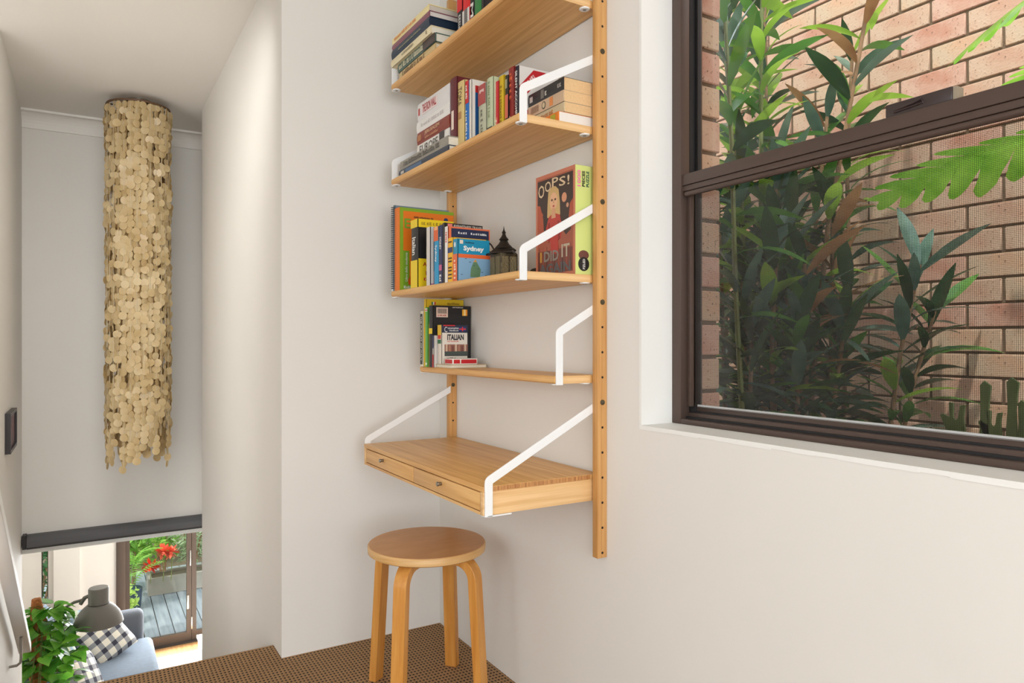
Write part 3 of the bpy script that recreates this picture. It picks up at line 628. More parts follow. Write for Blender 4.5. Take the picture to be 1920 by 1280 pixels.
cov_text(b, '~', .22, .42, .085, .12, WHT); cov_text(b, '~', .52, .92, .085, .12, WHT); cov_text(b, '~', .42, .9, .22, .26, (200, 220, 180), .0009)
b = book('yellow striped spine next to the small Sydney guide', 'stand', x, .11, ypix(847.5, x), ypix(838.6, x), S3, .2950, (238, 180, 22), group=g3)
band(b, .22, .34, (24, 52, 104))
for f in (.08, .45, .52, .66, .73, .82, .9): band(b, f, f+.035, (60, 40, 20), .7)
b = book('small blue and orange guide titled Sydney', 'stand', x, .105, ypix(856.5, x), ypix(848, x), S3, .2880, (20, 140, 176), group=g3)
band(b, .36, 1, (226, 104, 50)); st(b, '~', .5, .95, (250, 220, 190), .4); blob(b.t, (b.x0, (b.a0+b.a1)/2, .272), NY, PZ, .0045, .0075, cm(WHT), 'printed_disc')
cov_patch(b, 0, 1, .36, .45, (226, 100, 44)); cov_patch(b, 0, 1, .45, 1, (128, 168, 198)); cov_text(b, 'Sydney', .16, .80, .16, .31, WHT, bold=.04); cov_text(b, '~', .18, .5, .06, .1, (20, 70, 90)); cov_patch(b, .05, .15, .03, .12, (226, 210, 190))
build('map_shape', M().prism([(-.014, -.022), (.016, -.022), (.020, .0), (.006, .022), (-.004, .02), (-.012, .002)], (b.x0+.055, b.a0, S3+.034), PX, PZ, NY, .0005), cm((96, 132, 96)), b.t)
build('map_peak', M().prism([(-.006, 0), (.006, 0), (.002, .008)], (b.x0+.056, b.a0, S3+.055), PX, PZ, NY, .0006), cm((206, 150, 70)), b.t)
for q in range(7): patch(b.t, (b.x0+.014+.013*(q % 7), b.a0, S3+.018+.009*((q*5) % 6)), PX, PZ, .006, .0015, cm((50, 70, 90)), 'map_label', .0006)
# --- narrow shelf (surface z -.0855)
S4 = -.0853; g4 = 'books on the narrow shelf'; x = .984
b = book('white spine with black panel titled THE PURSUIT OF ITALY', 'stand', x, .128, 2.224, 2.2485, S4, .1035, (226, 216, 190), True, group=g4); band(b, .05, .96, (36, 40, 36), .72); st(b, 'THE PURSUIT OF ITALY', .09, .9, (230, 226, 210), .42)
b = book('tall yellow folder-like book with a small Italian flag', 'stand', x+.001, .145, 2.2065, 2.2235, S4, .1440, (232, 196, 34), group=g4); 
for i, c_ in enumerate(((30, 120, 60), (240, 236, 226), (200, 40, 40))): cov_patch(b, .13+.035*i, .165+.035*i, .04, .085, c_)
cov_text(b, '~', .55, .88, .045, .075, (150, 116, 20))
b = book('bright green spine with red and white bands near the top', 'stand', x-.002, .13, 2.186, 2.2062, S4, .1150, (92, 172, 72), group=g4); band(b, .02, .07, (240, 238, 230)); band(b, .04, .055, (196, 36, 40), .97, .0003); band(b, .93, .97, (230, 230, 210), .6)
b = book('orange-edged thin book between green and black spines', 'stand', x+.002, .12, 2.179, 2.1855, S4, .06, (226, 160, 50), group=g4)
b = book('large black book with a yellow spine band and barcode label', 'stand', x, .145, 2.150, 2.1785, S4, .1200, (26, 24, 26), group=g4); band(b, .37, .46, (240, 206, 24)); 
cov_patch(b, .08, .38, .03, .19, (222, 196, 176)); cov_text(b, 'IIIIIIII', .12, .34, .05, .13, (70, 60, 56)); cov_text(b, '~', .12, .34, .145, .17, (170, 60, 56))
for i, c_ in enumerate(((240, 176, 40), (250, 220, 150), (240, 150, 30))): cov_patch(b, .76+.045*i, .805+.045*i, .055, .16, c_)
cov_text(b, '~', .5, .78, .015, .035, (200, 196, 190))
b = book('slim multicoloured spine beside the Italian handbook', 'stand', x-.001, .11, 2.1405, 2.1495, S4, .02, (210, 204, 196), group=g4); band(b, .0, .4, (40, 50, 96)); band(b, .6, 1, (190, 40, 40))
nb_ = thing('notebook', 'thin beige notebook lying flat under the card box', 'notebook', (1.055, 2.085, S4), g4)
build('cover', bx((.993, 2.025, S4), (1.123, 2.138, S4+.002)).box((.993, 2.025, S4+.0095), (1.123, 2.138, S4+.0115)), cm((198, 178, 140)), nb_); build('pages', bx((.9955, 2.0275, S4+.002), (1.121, 2.136, S4+.0095)), paper, nb_)
S5 = S4+.0118
b = book('small ITALIAN conversation handbook with a cityscape cover', 'stand', x+.012, .098, 2.108, 2.1355, S5, .0545, (226, 218, 204), group=g4)
band(b, 0, .26, (230, 190, 50)); band(b, .26, .36, (214, 60, 36), .8); band(b, .38, .48, (30, 110, 60), .9)
cov_patch(b, 0, 1, 0, .2, (34, 44, 66)); cov_text(b, 'C', .09, .2, .05, .185, WHT, bold=0); cov_text(b, 'onversation', .22, .64, .055, .105, (220, 220, 220)); cov_text(b, 'Handbook', .28, .64, .12, .165, (220, 220, 220))
cov_patch(b, .66, .92, .05, .16, (40, 52, 120), .0005); cov_patch(b, .66, .92, .09, .12, (214, 50, 50), .0009); cov_patch(b, .77, .81, .05, .16, (214, 50, 50), .0009); cov_patch(b, .05, .5, 0, .03, (196, 44, 50), .0006)
cov_text(b, 'ITALIAN', .2, .84, .24, .39, (40, 38, 44), bold=.04); cov_text(b, 'FOR TRAVELLERS', .2, .64, .405, .44, (206, 80, 60)); cov_patch(b, .1, 1, .50, .78, (142, 92, 76)); cov_patch(b, .1, 1, .68, .8, (70, 78, 72), .0005); cov_patch(b, .1, 1, .78, .8, (40, 40, 44), .0007)
for i in range(7): cov_patch(b, .14+.12*i, .21+.12*i, .50+.02*(i % 3), .68, ((206, 176, 150), (170, 120, 96), (120, 70, 60))[i % 3], .0006)
cov_text(b, '~', .2, .52, .84, .88, (60, 60, 64)); blob(b.t, (b.x0+.075, b.a0, S5+.008), PX, PZ, .013, .008, cm((40, 60, 50)), 'printed_shape')
cd = thing('card_box', 'small white and red playing card box in front of the handbook', 'card box', (1.04, 2.075, S5), None)
build('box_body', bx((1.002, 2.03, S5), (1.09, 2.092, S5+.0185)), cm((234, 226, 216)), cd, .001)
patch(cd, (1.046, 2.03, S5+.0093), PX, PZ, .082, .0125, cm((196, 26, 34)), 'red_panel'); patch(cd, (1.029, 2.03, S5+.0093), PX, PZ, .004, .0135, cm((234, 226, 216)), 'white_stripe', .0006)
patch(cd, (1.002, 2.061, S5+.0093), NY, PZ, .052, .0125, cm((196, 26, 34)), 'red_panel')

# --- puzzle box
pz = thing('puzzle_box', 'tall jigsaw puzzle box with a painted cover and lime side', 'puzzle box', (1.09, 1.545, S3))
x0, y0, y1, z1 = 1.06, 1.452, 1.634, .4475
LIME = (214, 224, 134); SAL = (198, 120, 92)
build('box', bx((x0, y0, S3), (1.116, y1, z1)), cm(LIME), pz, .001, seg=1)
W_, H_ = y1-y0, z1-S3
def PP(u, v): return Vector((x0, y1-W_*u, S3+H_*v))       # u from the left, v from below
def ppatch(u, v, wd, ht, rgb, t): return patch(pz, PP(u, v), NY, PZ, W_*wd, H_*ht, cm(rgb), 'cover_art', t)
def pblob(u, v, rx, ry, rgb, t, n=20): return blob(pz, PP(u, v), NY, PZ, W_*rx, H_*ry, cm(rgb), 'cover_art', t, n)
def ppoly(pts, rgb, t): return build('cover_art', M().prism([(W_*(p[0]-.5), H_*(p[1]-.5)) for p in pts], PP(.5, .5), NY, PZ, NX, t), cm(rgb), pz)
ppatch(.5, .5, 1, 1, SAL, .0003); ppatch(.5, .5, .90, .93, (168, 92, 68), .0005)
ppoly([(.05, .95), (.95, .95), (.95, .68), (.86, .6), (.9, .42), (.78, .38), (.6, .5), (.38, .5), (.24, .42), (.12, .48), (.2, .62), (.05, .72)], (62, 46, 40), .0007)
ppoly([(.05, .72), (.12, .71), (.2, .58), (.22, .45), (.05, .46)], (176, 84, 56), .0009)
ppoly([(.95, .70), (.88, .66), (.84, .5), (.95, .46)], (176, 84, 56), .0009)
pblob(.74, .73, .06, .045, (214, 148, 112), .0010); pblob(.82, .65, .03, .022, (206, 150, 120), .0010)
ppoly([(.34, .82), (.42, .86), (.52, .86), (.6, .82), (.63, .7), (.64, .58), (.56, .56), (.40, .56), (.31, .58), (.32, .7)], (206, 170, 112), .0011)
pblob(.475, .72, .095, .085, (226, 176, 136), .0013); ppoly([(.44, .66), (.51, .66), (.53, .56), (.42, .56)], (212, 156, 118), .0014)
for q in (.435, .52): pblob(q, .735, .022, .011, (72, 50, 40), .0015, 12)
pblob(.478, .675, .026, .009, (176, 66, 56), .0015, 12); ppoly([(.47, .735), (.487, .735), (.492, .70), (.465, .70)], (206, 150, 112), .0015)
ppoly([(.35, .58), (.43, .60), (.53, .60), (.63, .58), (.68, .48), (.66, .36), (.58, .34), (.6, .22), (.4, .22), (.4, .34), (.30, .36), (.28, .48)], (186, 62, 50), .0012)
ppoly([(.33, .52), (.38, .53), (.40, .38), (.35, .33)], (146, 44, 38), .0014); ppoly([(.58, .53), (.63, .52), (.64, .36), (.59, .34)], (146, 44, 38), .0014)
ppatch(.5, .15, .88, .22, (120, 66, 52), .0010)
for i in range(9): ppoly([(.08+.1*i, .06), (.12+.1*i, .05), (.10+.1*i, .30)], (150, 74, 54) if i % 2 else (88, 52, 44), .0011)
for s_, u_, v_, h_ in (('O', .16, .845, .125), ('O', .335, .875, .10), ('P', .52, .90, .085), ('S', .70, .885, .085), ('!', .85, .88, .09)):
    text(pz, s_, PP(u_, v_), NY, PZ, W_*(.16 if s_ != '!' else .05), H_*h_, cm((222, 196, 158)), raise_=.0018, bold=.01)
text(pz, 'I', PP(.15, .205), NY, PZ, W_*.05, H_*.10, cm((196, 140, 60)), raise_=.0018, bold=.02); text(pz, 'DID', PP(.42, .205), NY, PZ, W_*.38, H_*.10, cm((136, 128, 116)), raise_=.0018, bold=.03)
text(pz, 'IT', PP(.78, .235), NY, PZ, W_*.2, H_*.12, cm((190, 176, 152)), raise_=.0018, bold=.02); text(pz, 'AGAIN', PP(.5, .085), NY, PZ, W_*.8, H_*.10, cm((94, 92, 92)), raise_=.0018, bold=.03)
text(pz, '1000', (x0+.011, y0, z1-.034), PZ, NX, .042, .011, cm((236, 128, 170)), raise_=.0012, bold=.03)
text(pz, 'PIECES', (x0+.025, y0, z1-.034), PZ, NX, .040, .009, cm((34, 40, 34)), raise_=.0012, bold=.03)
text(pz, 'PUZZLE', (x0+.038, y0, z1-.034), PZ, NX, .040, .009, cm((50, 96, 80)), raise_=.0012, bold=.03)
blob(pz, (x0+.026, y0, S3+.050), PX, PZ, .016, .012, cm((110, 66, 56)), 'logo_disc', .0009); blob(pz, (x0+.026, y0, S3+.027), PX, PZ, .017, .018, cm((26, 24, 26)), 'logo_disc', .0011)
text(pz, 'PZLED', (x0+.026, y0, S3+.027), PZ, NX, .026, .007, cm(WHT), raise_=.0016, bold=.02)
# --- small metal teapot lantern and a low dark bowl
tp = thing('metal_teapot', 'small ornate square metal teapot with a pointed lid', 'teapot', (1.0, 1.70, S3))
cx, cy = 1.005, 1.715
build('body', bx((cx-.028, cy-.03, S3), (cx+.028, cy+.03, S3+.075)), dark_metal, tp, .003)
for q in (-.014, .014): build('engraved_panel', bx((cx-.0292, cy+q-.011, S3+.008), (cx-.027, cy+q+.011, S3+.066)), mat('brass_light', (132, 122, 92), .5, .7, bump=.8, bscale=260), tp, .0006, seg=1)
for q in (-.013, .013): build('engraved_panel', bx((cx+q-.010, cy-.0312, S3+.008), (cx+q+.010, cy-.029, S3+.066)), MATS['brass_light'], tp, .0006, seg=1)
build('shoulder', M().lathe([(.045, 0), (.043, .004), (.030, .014), (.026, .016)], (cx, cy, S3+.075), 4).add([], []), dark_iron, tp)
build('lid', M().lathe([(.026, 0), (.024, .004), (.016, .012), (.010, .022), (.014, .025), (.007, .034), (.004, .042), (.006, .045), (.002, .052), (.0001, .064)], (cx, cy, S3+.09), 20), dark_iron, tp, smooth=True)
build('handle', M().tube([(cx-.01, cy+.028, S3+.082), (cx-.012, cy+.05, S3+.105), (cx-.012, cy+.072, S3+.118), (cx-.012, cy+.088, S3+.114), (cx-.012, cy+.086, S3+.098), (cx-.01, cy+.06, S3+.086), (cx-.008, cy+.03, S3+.08)], .0022, 8), dark_iron, tp, smooth=True)
build('spout', M().tube([(cx-.02, cy+.025, S3+.074), (cx-.022, cy+.05, S3+.079), (cx-.022, cy+.095, S3+.075)], [.004, .003, .0018], 8), dark_iron, tp, smooth=True)
build('side_arm', M().tube([(cx, cy-.02, S3+.085), (cx, cy-.05, S3+.084), (cx, cy-.062, S3+.078)], .003, 8), dark_iron, tp, smooth=True)
bw = thing('trinket_bowl', 'small dark lidded trinket bowl beside the puzzle box', 'bowl', (1.02, 1.664, S3))
bw.location = (1.06, 1.656, S3); ORG[bw.name] = Vector(bw.location)
build('bowl', M().lathe([(.012, 0), (.018, .004), (.020, .016), (.019, .02)], (1.075, 1.657, S3), 24), dark_metal, bw, smooth=True)
build('lid', M().lathe([(.0205, .02), (.019, .025), (.012, .032), (.0001, .035)], (1.075, 1.657, S3), 24), dark_iron, bw, smooth=True)

# ------------------------------------------------------------------ capiz pendant in the stairwell
pcx, pcy, prr = .245, 4.29, .150
pd = thing('shell_pendant', 'long capiz shell pendant hanging over the stairwell', 'pendant lamp', (pcx, pcy, CZ))
build('ceiling_plate', M().lathe([(.055, -.018), (.06, -.014), (.06, 0)], (pcx, pcy, CZ), 32), mat('chrome', (190, 188, 184), .2, 1), pd, smooth=True)
rg = M(); ringp = [(pcx+prr*math.cos(q*math.pi/24), pcy+prr*math.sin(q*math.pi/24), CZ-.042) for q in range(49)]
build('ring', rg.tube(ringp, .006, 8, False), mat('ring_brown', (92, 66, 44), .5), pd, smooth=True)
build('spokes', M().tube([(pcx-prr, pcy, CZ-.04), (pcx+prr, pcy, CZ-.04)], .004, 6).tube([(pcx, pcy-prr, CZ-.04), (pcx, pcy+prr, CZ-.04)], .004, 6).tube([(pcx, pcy, CZ-.04), (pcx, pcy, CZ-.015)], .006, 8), MATS['ring_brown'], pd)
rnd = random.Random(11); discs = []
strm = mat('string', (226, 216, 190), .6)
for ring, (rad, cnt) in enumerate(((prr, 30), (prr*.68, 18), (prr*.3, 7))):
    for i in range(cnt):
        a = 2*math.pi*(i+.5*ring)/cnt; px_, py_ = pcx+rad*math.cos(a), pcy+rad*math.sin(a)
        zb = -.56+rnd.choice((-.11, -.07, -.03, 0, .02, .05, .09))+rnd.uniform(-.02, .02)+(.05 if ring else 0); z = CZ-.062-rnd.uniform(0, .01); zt = z
        while z > zb:
            discs.append((px_+rnd.uniform(-.006, .006), py_+rnd.uniform(-.006, .006), z, a+rnd.uniform(-.7, .7), rnd.uniform(-.12, .12), ring)); z -= rnd.uniform(.0305, .0355)
        build('string', M().tube([(px_, py_, CZ-.045), (px_, py_, z+.03)], .0009, 4), strm, pd)
dm = M().lathe([(.0001, -.0007), (.0208, -.0007), (.0208, .0007), (.0001, .0007)], (0, 0, 0), 14)
me_d = bpy.data.meshes.new('shell_disc'); me_d.from_pydata(dm.v, [], dm.f); me_d.materials.append(shell_m)
camd = sorted(range(len(discs)), key=lambda i: discs[i][5]*10+(discs[i][0]*.5154+discs[i][1]*.857)+(0 if discs[i][2] < -.25 or discs[i][2] > .95 else .2))
front = set(camd[:290]); rest = M()
for i, (x, y, z, a, tl, rg_) in enumerate(discs):
    mx = Matrix.Translation(Vector((x, y, z))-ORG[pd.name]) @ Matrix.Rotation(a, 4, 'Z') @ Matrix.Rotation(math.pi/2+tl, 4, 'Y')
    if i in front:
        o = link('shell_disc', me_d, None, pd); o.matrix_local = mx
    else:
        rest.add([mx @ Vector(v)+ORG[pd.name] for v in dm.v], dm.f)
build('shell_discs', rest, shell_m, pd, kind='stuff')

# ------------------------------------------------------------------ stairwell fittings
hr = thing('handrail', 'white stair handrail with a steel bracket on the left wall', 'handrail', (-.27, 3.5, -1.0))
y0, z0, y1, z1 = 2.6, -.34, 4.30, -1.51
build('rail', M().prism([(y0, z0), (y1, z1), (y1, z1-.05), (y0, z0-.05)], (-.285, 0, 0), (0, 1, 0), (0, 0, 1), (1, 0, 0), .052), white_paint, hr, .004)
build('newel_post', bx((-.295, 2.545, FZ), (-.225, 2.615, -.28)), white_paint, hr, .004)
build('bracket', M().tube([(-.304, 4.05, -1.52), (-.275, 4.05, -1.52), (-.262, 4.05, -1.51), (-.259, 4.05, -1.49), (-.259, 4.05, -1.39)], .006, 10), mat('grey_metal', (168, 166, 160), .4, .6), hr, smooth=True)
pf = thing('picture_frame', 'small dark framed picture seen edge-on on left stairwell wall', 'picture', (-.30, 4.0, -.42))
build('frame', M().box((-.305, 3.84, -.50), (-.283, 4.18, -.485)).box((-.305, 3.84, -.335), (-.283, 4.18, -.32)).box((-.305, 3.84, -.485), (-.283, 3.855, -.335)).box((-.305, 4.165, -.485), (-.283, 4.18, -.335)), mat('frame_black', (40, 34, 34), .4), pf)
build('print', bx((-.304, 3.855, -.485), (-.292, 4.165, -.335)), mat('print_plum', (96, 58, 66), .5, var=.5, vscale=14), pf)
dl = thing('fill_light_housing', 'added white housing of the stairwell fill light, out of view', 'added fill light', (.05, 2.32, CZ))  # fixture made up to carry the stairwell fill
build('housing', M().prism([(-.02, 0), (.03, 0), (.045, -.03), (.005, -.125), (-.02, -.115)], (-.26, 2.30, CZ), (0, 1, 0), (0, 0, 1), (1, 0, 0), .62), white_steel, dl, .002)
rb = thing('roller_blind', 'rolled-up charcoal roller blind under the white far wall', 'blind', (.3, 4.79, -1.12))
build('cassette', M().prism([(0, 0), (-.062, 0), (-.068, .006), (-.068, .04), (-.05, .062), (0, .066)], (-.28, YF, -1.15), (0, 1, 0), (0, 0, 1), (1, 0, 0), 1.5), charcoal, rb, .002)
build('bottom_bar', bx((-.28, YF-.058, -1.158), (1.22, YF-.01, -1.15)), mat('dark_rail', (48, 46, 46), .5), rb)
build('end_bracket', bx((-.30, YF-.066, -1.155), (-.281, YF, -1.08)), MATS['dark_rail'], rb)
struct('trim_4', bx((-.305, YF-.02, -1.19), (1.235, YF, -1.151)), white_paint)

# ------------------------------------------------------------------ living room things
lp = thing('floor_lamp', 'grey dome floor lamp standing by the sofa', 'floor lamp', (-.05, 6.25, LZ))
lm = mat('lamp_grey', (118, 116, 112), .5)
lx, ly, lz = .085, 6.13, -1.985
hd = build('lamp_shade', M().lathe([(.165, -.118), (.163, -.108), (.158, -.085), (.142, -.045), (.115, -.008), (.085, .018), (.070, .028), (.068, .032), (.068, .142), (.062, .150), (.0001, .152)], (lx, ly, lz), 40), lm, lp, smooth=True)
build('shade_lining', M().lathe([(.162, -.117), (.150, -.08), (.11, -.015), (.0001, .0)], (lx, ly, lz), 40), white_paint, lp, smooth=True)
build('seam', M().lathe([(.0705, .028), (.0705, .034)], (lx, ly, lz), 40), mat('lamp_seam', (70, 68, 66), .5), hd)
build('pole', M().tube([(-.14, 6.2, LZ+.02), (-.14, 6.2, -2.3), (-.138, 6.195, -2.05), (-.12, 6.19, -1.96), (-.07, 6.17, -1.93), (.0, 6.14, -1.91)], .011, 12), lm, lp, smooth=True)
build('pivot', M().tube([(-.03, 6.15, -1.945), (-.005, 6.14, -1.90), (.03, 6.13, -1.885)], .014, 10), lm, lp, smooth=True)
build('lamp_base', M().lathe([(.15, 0), (.15, .02), (.02, .03), (.012, .05)], (-.14, 6.2, LZ), 32), lm, lp, smooth=True)
fab = mat('sofa_blue_grey', (104, 116, 130), .9, bump=.3, bscale=300, var=.06, vscale=30)
fab2 = mat('sofa_charcoal', (86, 90, 98), .9, bump=.3, bscale=300)
so = thing('sofa', 'blue-grey fabric sofa in the living room below', 'sofa', (.15, 7.4, LZ))
def soft(name, a, b, m, par, r=.05): return build(name, bx(a, b), m, par, r, seg=4)
soft('base', (-.55, 6.35, LZ+.1), (.56, 8.42, LZ+.28), fab2, so, .02)
soft('seat_cushion', (-.5, 7.30, LZ+.27), (.60, 8.25, LZ+.455), fab, so, .06)
soft('seat_cushion', (-.5, 6.35, LZ+.27), (.60, 7.29, LZ+.455), fab, so, .06)
soft('backrest', (-.75, 6.35, LZ+.15), (-.48, 8.42, LZ+.80), fab, so, .07)
soft('armrest', (-.5, 8.24, LZ+.27), (.52, 8.42, LZ+.72), fab2, so, .06)
for q in ((-.5, 6.45), (.5, 6.45), (-.5, 8.35), (.5, 8.35)): build('leg', M().tube([(q[0], q[1], LZ), (q[0], q[1], LZ+.1)], .018, 10), birch, so)
def plaid():
    m, N, L, b = new_mat('plaid'); tc = N.new('ShaderNodeTexCoord'); sp = N.new('ShaderNodeSeparateXYZ'); L.new(tc.outputs['Object'], sp.inputs[0]); outs = []
    for i in (0, 2):
        a = N.new('ShaderNodeMath'); a.operation = 'MULTIPLY'; a.inputs[1].default_value = 9.5; L.new(sp.outputs[i], a.inputs[0])
        f = N.new('ShaderNodeMath'); f.operation = 'FRACT'; L.new(a.outputs[0], f.inputs[0]); g = N.new('ShaderNodeMath'); g.operation = 'LESS_THAN'; g.inputs[1].default_value = .42; L.new(f.outputs[0], g.inputs[0]); outs.append(g.outputs[0])
    s_ = N.new('ShaderNodeMath'); s_.operation = 'ADD'; L.new(outs[0], s_.inputs[0]); L.new(outs[1], s_.inputs[1]); h = N.new('ShaderNodeMath'); h.operation = 'MULTIPLY'; h.inputs[1].default_value = .5; L.new(s_.outputs[0], h.inputs[0])
    r = N.new('ShaderNodeValToRGB'); r.color_ramp.interpolation = 'CONSTANT'; e = r.color_ramp.elements; e[0].color = lin((232, 226, 212)); e[1].position = .4; e[1].color = lin((146, 148, 152)); e2 = e.new(.8); e2.color = lin((58, 58, 72))
    L.new(h.outputs[0], r.inputs[0]); L.new(r.outputs[0], b.inputs['Base Color']); b.inputs['Roughness'].default_value = .9; return m
plaid_m = plaid()
def striped():
    m, N, L, b = new_mat('stripe'); tc = N.new('ShaderNodeTexCoord'); wv = N.new('ShaderNodeTexWave'); wv.inputs['Scale'].default_value = 4; L.new(tc.outputs['Object'], wv.inputs[0])
    r = N.new('ShaderNodeValToRGB'); r.color_ramp.elements[0].color = lin((176, 184, 160)); r.color_ramp.elements[1].color = lin((128, 152, 170)); L.new(wv.outputs[1], r.inputs[0]); L.new(r.outputs[0], b.inputs['Base Color']); b.inputs['Roughness'].default_value = .9; return m
stripe_m = striped()
def cushion(label, c, sz, rot, m):
    n = 14; v = []; f = []
    for s_ in (1, -1):
        for i in range(n+1):
            for j in range(n+1):
                a, b2 = 2*i/n-1, 2*j/n-1; e = max(0, (1-a**4)*(1-b2**4))**.55; pin = 1-.07*(1-abs(a))*abs(b2)-.07*(1-abs(b2))*abs(a)
                v.append((a*sz/2*pin, s_*e*sz*.2, b2*sz/2*pin))
    o_ = (n+1)**2
    for i in range(n):
        for j in range(n):
            k = i*(n+1)+j; f.append((k, k+1, k+n+2, k+n+1)); f.append((o_+k, o_+k+n+1, o_+k+n+2, o_+k+1))
    o = build('cushion', M().add(v, f), m, None, smooth=True); o.location = c; o.rotation_euler = rot; tag(o, label, 'cushion', 'cushions on the sofa'); return o
cushion('plaid cushion leaning on the sofa armrest', (.16, 7.92, LZ+.62), .44, (R(-28), R(-24), R(28)), plaid_m)
cushion('second plaid cushion nearer on the sofa seat', (-.03, 7.05, LZ+.66), .42, (R(-30), R(14), R(58)), plaid_m)
cushion('pale green and blue striped cushion on the sofa', (-.20, 7.30, LZ+.68), .46, (R(-20), R(-10), R(60)), stripe_m)
cushion('faded green cushion behind the plaid one', (-.10, 8.10, LZ+.67), .44, (R(-16), R(8), R(10)), stripe_m)
cushion('denim blue cushion against the sofa back', (-.36, 7.95, LZ+.72), .5, (R(-12), 0, R(72)), fab)
rugo = build('rug', bx((.62, 7.2, LZ), (1.9, 8.72, LZ+.012)), mat('rug_cream', (236, 232, 224), .95, bump=.4, bscale=200), None, .004); tag(rugo, 'cream rug on the living room floor', 'rug')
ct = thing('coffee_table', 'white coffee table corner beside the shaft wall', 'table', (1.35, 7.9, LZ))
build('table_top', bx((1.02, 7.45, LZ+.33), (1.75, 8.25, LZ+.36)), white_paint, ct, .004)
for q in ((1.05, 7.5), (1.7, 7.5), (1.05, 8.2), (1.7, 8.2)): build('leg', bx((q[0]-.02, q[1]-.02, LZ+.012), (q[0]+.02, q[1]+.02, LZ+.33)), white_paint, ct)

# ------------------------------------------------------------------ leaves
def leaf_mesh(name, L, W, m, droop=.5, fold=.25, n=7, shape=1.0, curl=0):
    v = []; f = []
    for i in range(n+1):
        t = i/n; ang = -droop*t*1.3; 
        x = L*t*(1-.12*droop*t); z = -L*droop*.5*t*t
        wd = W/2*(math.sin(math.pi*min(1, t**shape*.97+.02)))**.8 if 0 < i < n else W*.03
        zz = wd*fold
        v += [(x, -wd, z+zz), (x, curl*t*t*L, z), (x, wd, z+zz)]
    for i in range(n):
        for k in range(2): a = i*3+k; f.append((a, a+3, a+4, a+1))
    me = bpy.data.meshes.new(name); me.from_pydata(v, [], f); me.shade_smooth(); me.materials.append(m); return me
def heart_mesh(name, L, m):
    pts = [(0, 0), (.06, .22), (.0, .36), (.14, .46), (.34, .44), (.6, .3), (.82, .13), (1, 0)]
    v = []; f = []
    for x, y in pts: v += [(x*L, -y*L, .12*y*L-.25*x*x*L), (x*L, 0, -.25*x*x*L), (x*L, y*L, .12*y*L-.25*x*x*L)]
    for i in range(len(pts)-1):
        for k in range(2): a = i*3+k; f.append((a, a+3, a+4, a+1))
    me = bpy.data.meshes.new(name); me.from_pydata(v, [], f); me.shade_smooth(); me.materials.append(m); return me
def put_leaf(me, p, az, el, roll, sc, parent, name='leaf'):
    o = link(name, me, None, parent)
    o.matrix_local = Matrix.Translation(Vector(p)-ORG[parent.name]) @ Matrix.Rotation(az, 4, 'Z') @ Matrix.Rotation(-el, 4, 'Y') @ Matrix.Rotation(roll, 4, 'X') @ Matrix.Scale(sc, 4)
    return o
LM = {}
for nm, m in (('dark', lf_dark), ('mid', lf_mid), ('lime', lf_lime), ('dead', lf_dead), ('blue', lf_blue)):
    LM[nm] = [leaf_mesh('leaf_'+nm, .215, .044, m, d, .22) for d in (.25, .6, 1.0)]
def cane_plant(label, base, canes, rnd, g='cane plants outside the window'):
    """canes: list of (dx, dy, height, lean_x, lean_y, n_leaves, leaf start fraction, palette, brown)"""
    t = thing('cane_plant', label, 'plant', base, g)
    for (dx_, dy_, h, lx_, ly_, n, fs, pal, brown) in canes:
        p0 = Vector(base)+Vector((dx_, dy_, 0)); pts = []
        for i in range(7):
            q = i/6; pts.append(p0+Vector((lx_*q*q, ly_*q*q, h*q))+Vector((rnd.uniform(-.01, .01), rnd.uniform(-.01, .01), 0)))
        build('cane', M().tube(pts, [.011-.005*i/6 for i in range(7)], 8), cane_b if brown else cane_m, t, smooth=True)
        for i in range(n):
            q = fs+(1-fs)*(i+.5)/n; k = min(5, int(q*6)); p = pts[k].lerp(pts[k+1], q*6-k)
            az = i*2.4+rnd.uniform(-.5, .5); col = pal[rnd.randrange(len(pal))]; up = (q-fs)/(1-fs)
            me = LM[col][0 if up > .8 and rnd.random() < .6 else rnd.choice((1, 2, 2))]
            put_leaf(me, p, az, .15+up*.9+rnd.uniform(-.3, .3), rnd.uniform(-.5, .5), rnd.uniform(.75, 1.2), t, 'leaf')
    return t
rnd = random.Random(21); GZ = -1.45
DK = ('dark', 'dark', 'mid', 'dark', 'blue', 'blue', 'lime'); LI = ('lime', 'lime', 'mid'); MX = ('mid', 'dark', 'blue', 'lime'); DD = ('dead', 'dark', 'dark', 'blue')
cane_plant('tall cane plant with lime new leaves against the brick wall', (1.98, 1.66, GZ), [(0, 0, 3.0, .02, -.02, 60, .55, LI+('mid',), False), (.08, .12, 2.75, -.05, .06, 60, .4, MX, False), (-.05, .06, 1.95, -.1, -.02, 50, .3, DK, True)], rnd)
cane_plant('leaning cane plant with brown dead leaves on its stem', (2.12, 1.62, GZ), [(0, 0, 2.75, .05, -.30, 36, .5, MX+('dead',), True), (.04, .05, 2.25, .1, -.1, 50, .33, ('dark', 'mid', 'dead', 'blue'), True), (-.06, .03, 1.8, -.05, -.12, 60, .33, DK, True)], rnd)
cane_plant('dark leafy cane plant nearest the window jamb', (1.74, 1.50, GZ), [(0, 0, 2.45, -.03, .04, 34, .45, ('blue', 'dark', 'mid'), False), (.08, .0, 1.75, .05, -.02, 50, .35, DK, True), (.03, .06, 1.5, .02, -.06, 50, .4, ('dark', 'dark', 'blue'), True)], rnd)
cane_plant('low dense cane plant spreading along the brick wall', (2.28, 1.46, GZ), [(0, 0, 1.7, .05, -.16, 46, .45, DK, True), (-.08, .08, 1.5, -.03, -.05, 50, .45, ('dark', 'mid', 'dark'), True), (.06, .02, 1.55, .05, -.2, 40, .5, ('mid', 'dark'), True), (.05, .12, 2.5, .05, -.02, 40, .5, MX, True)], rnd)
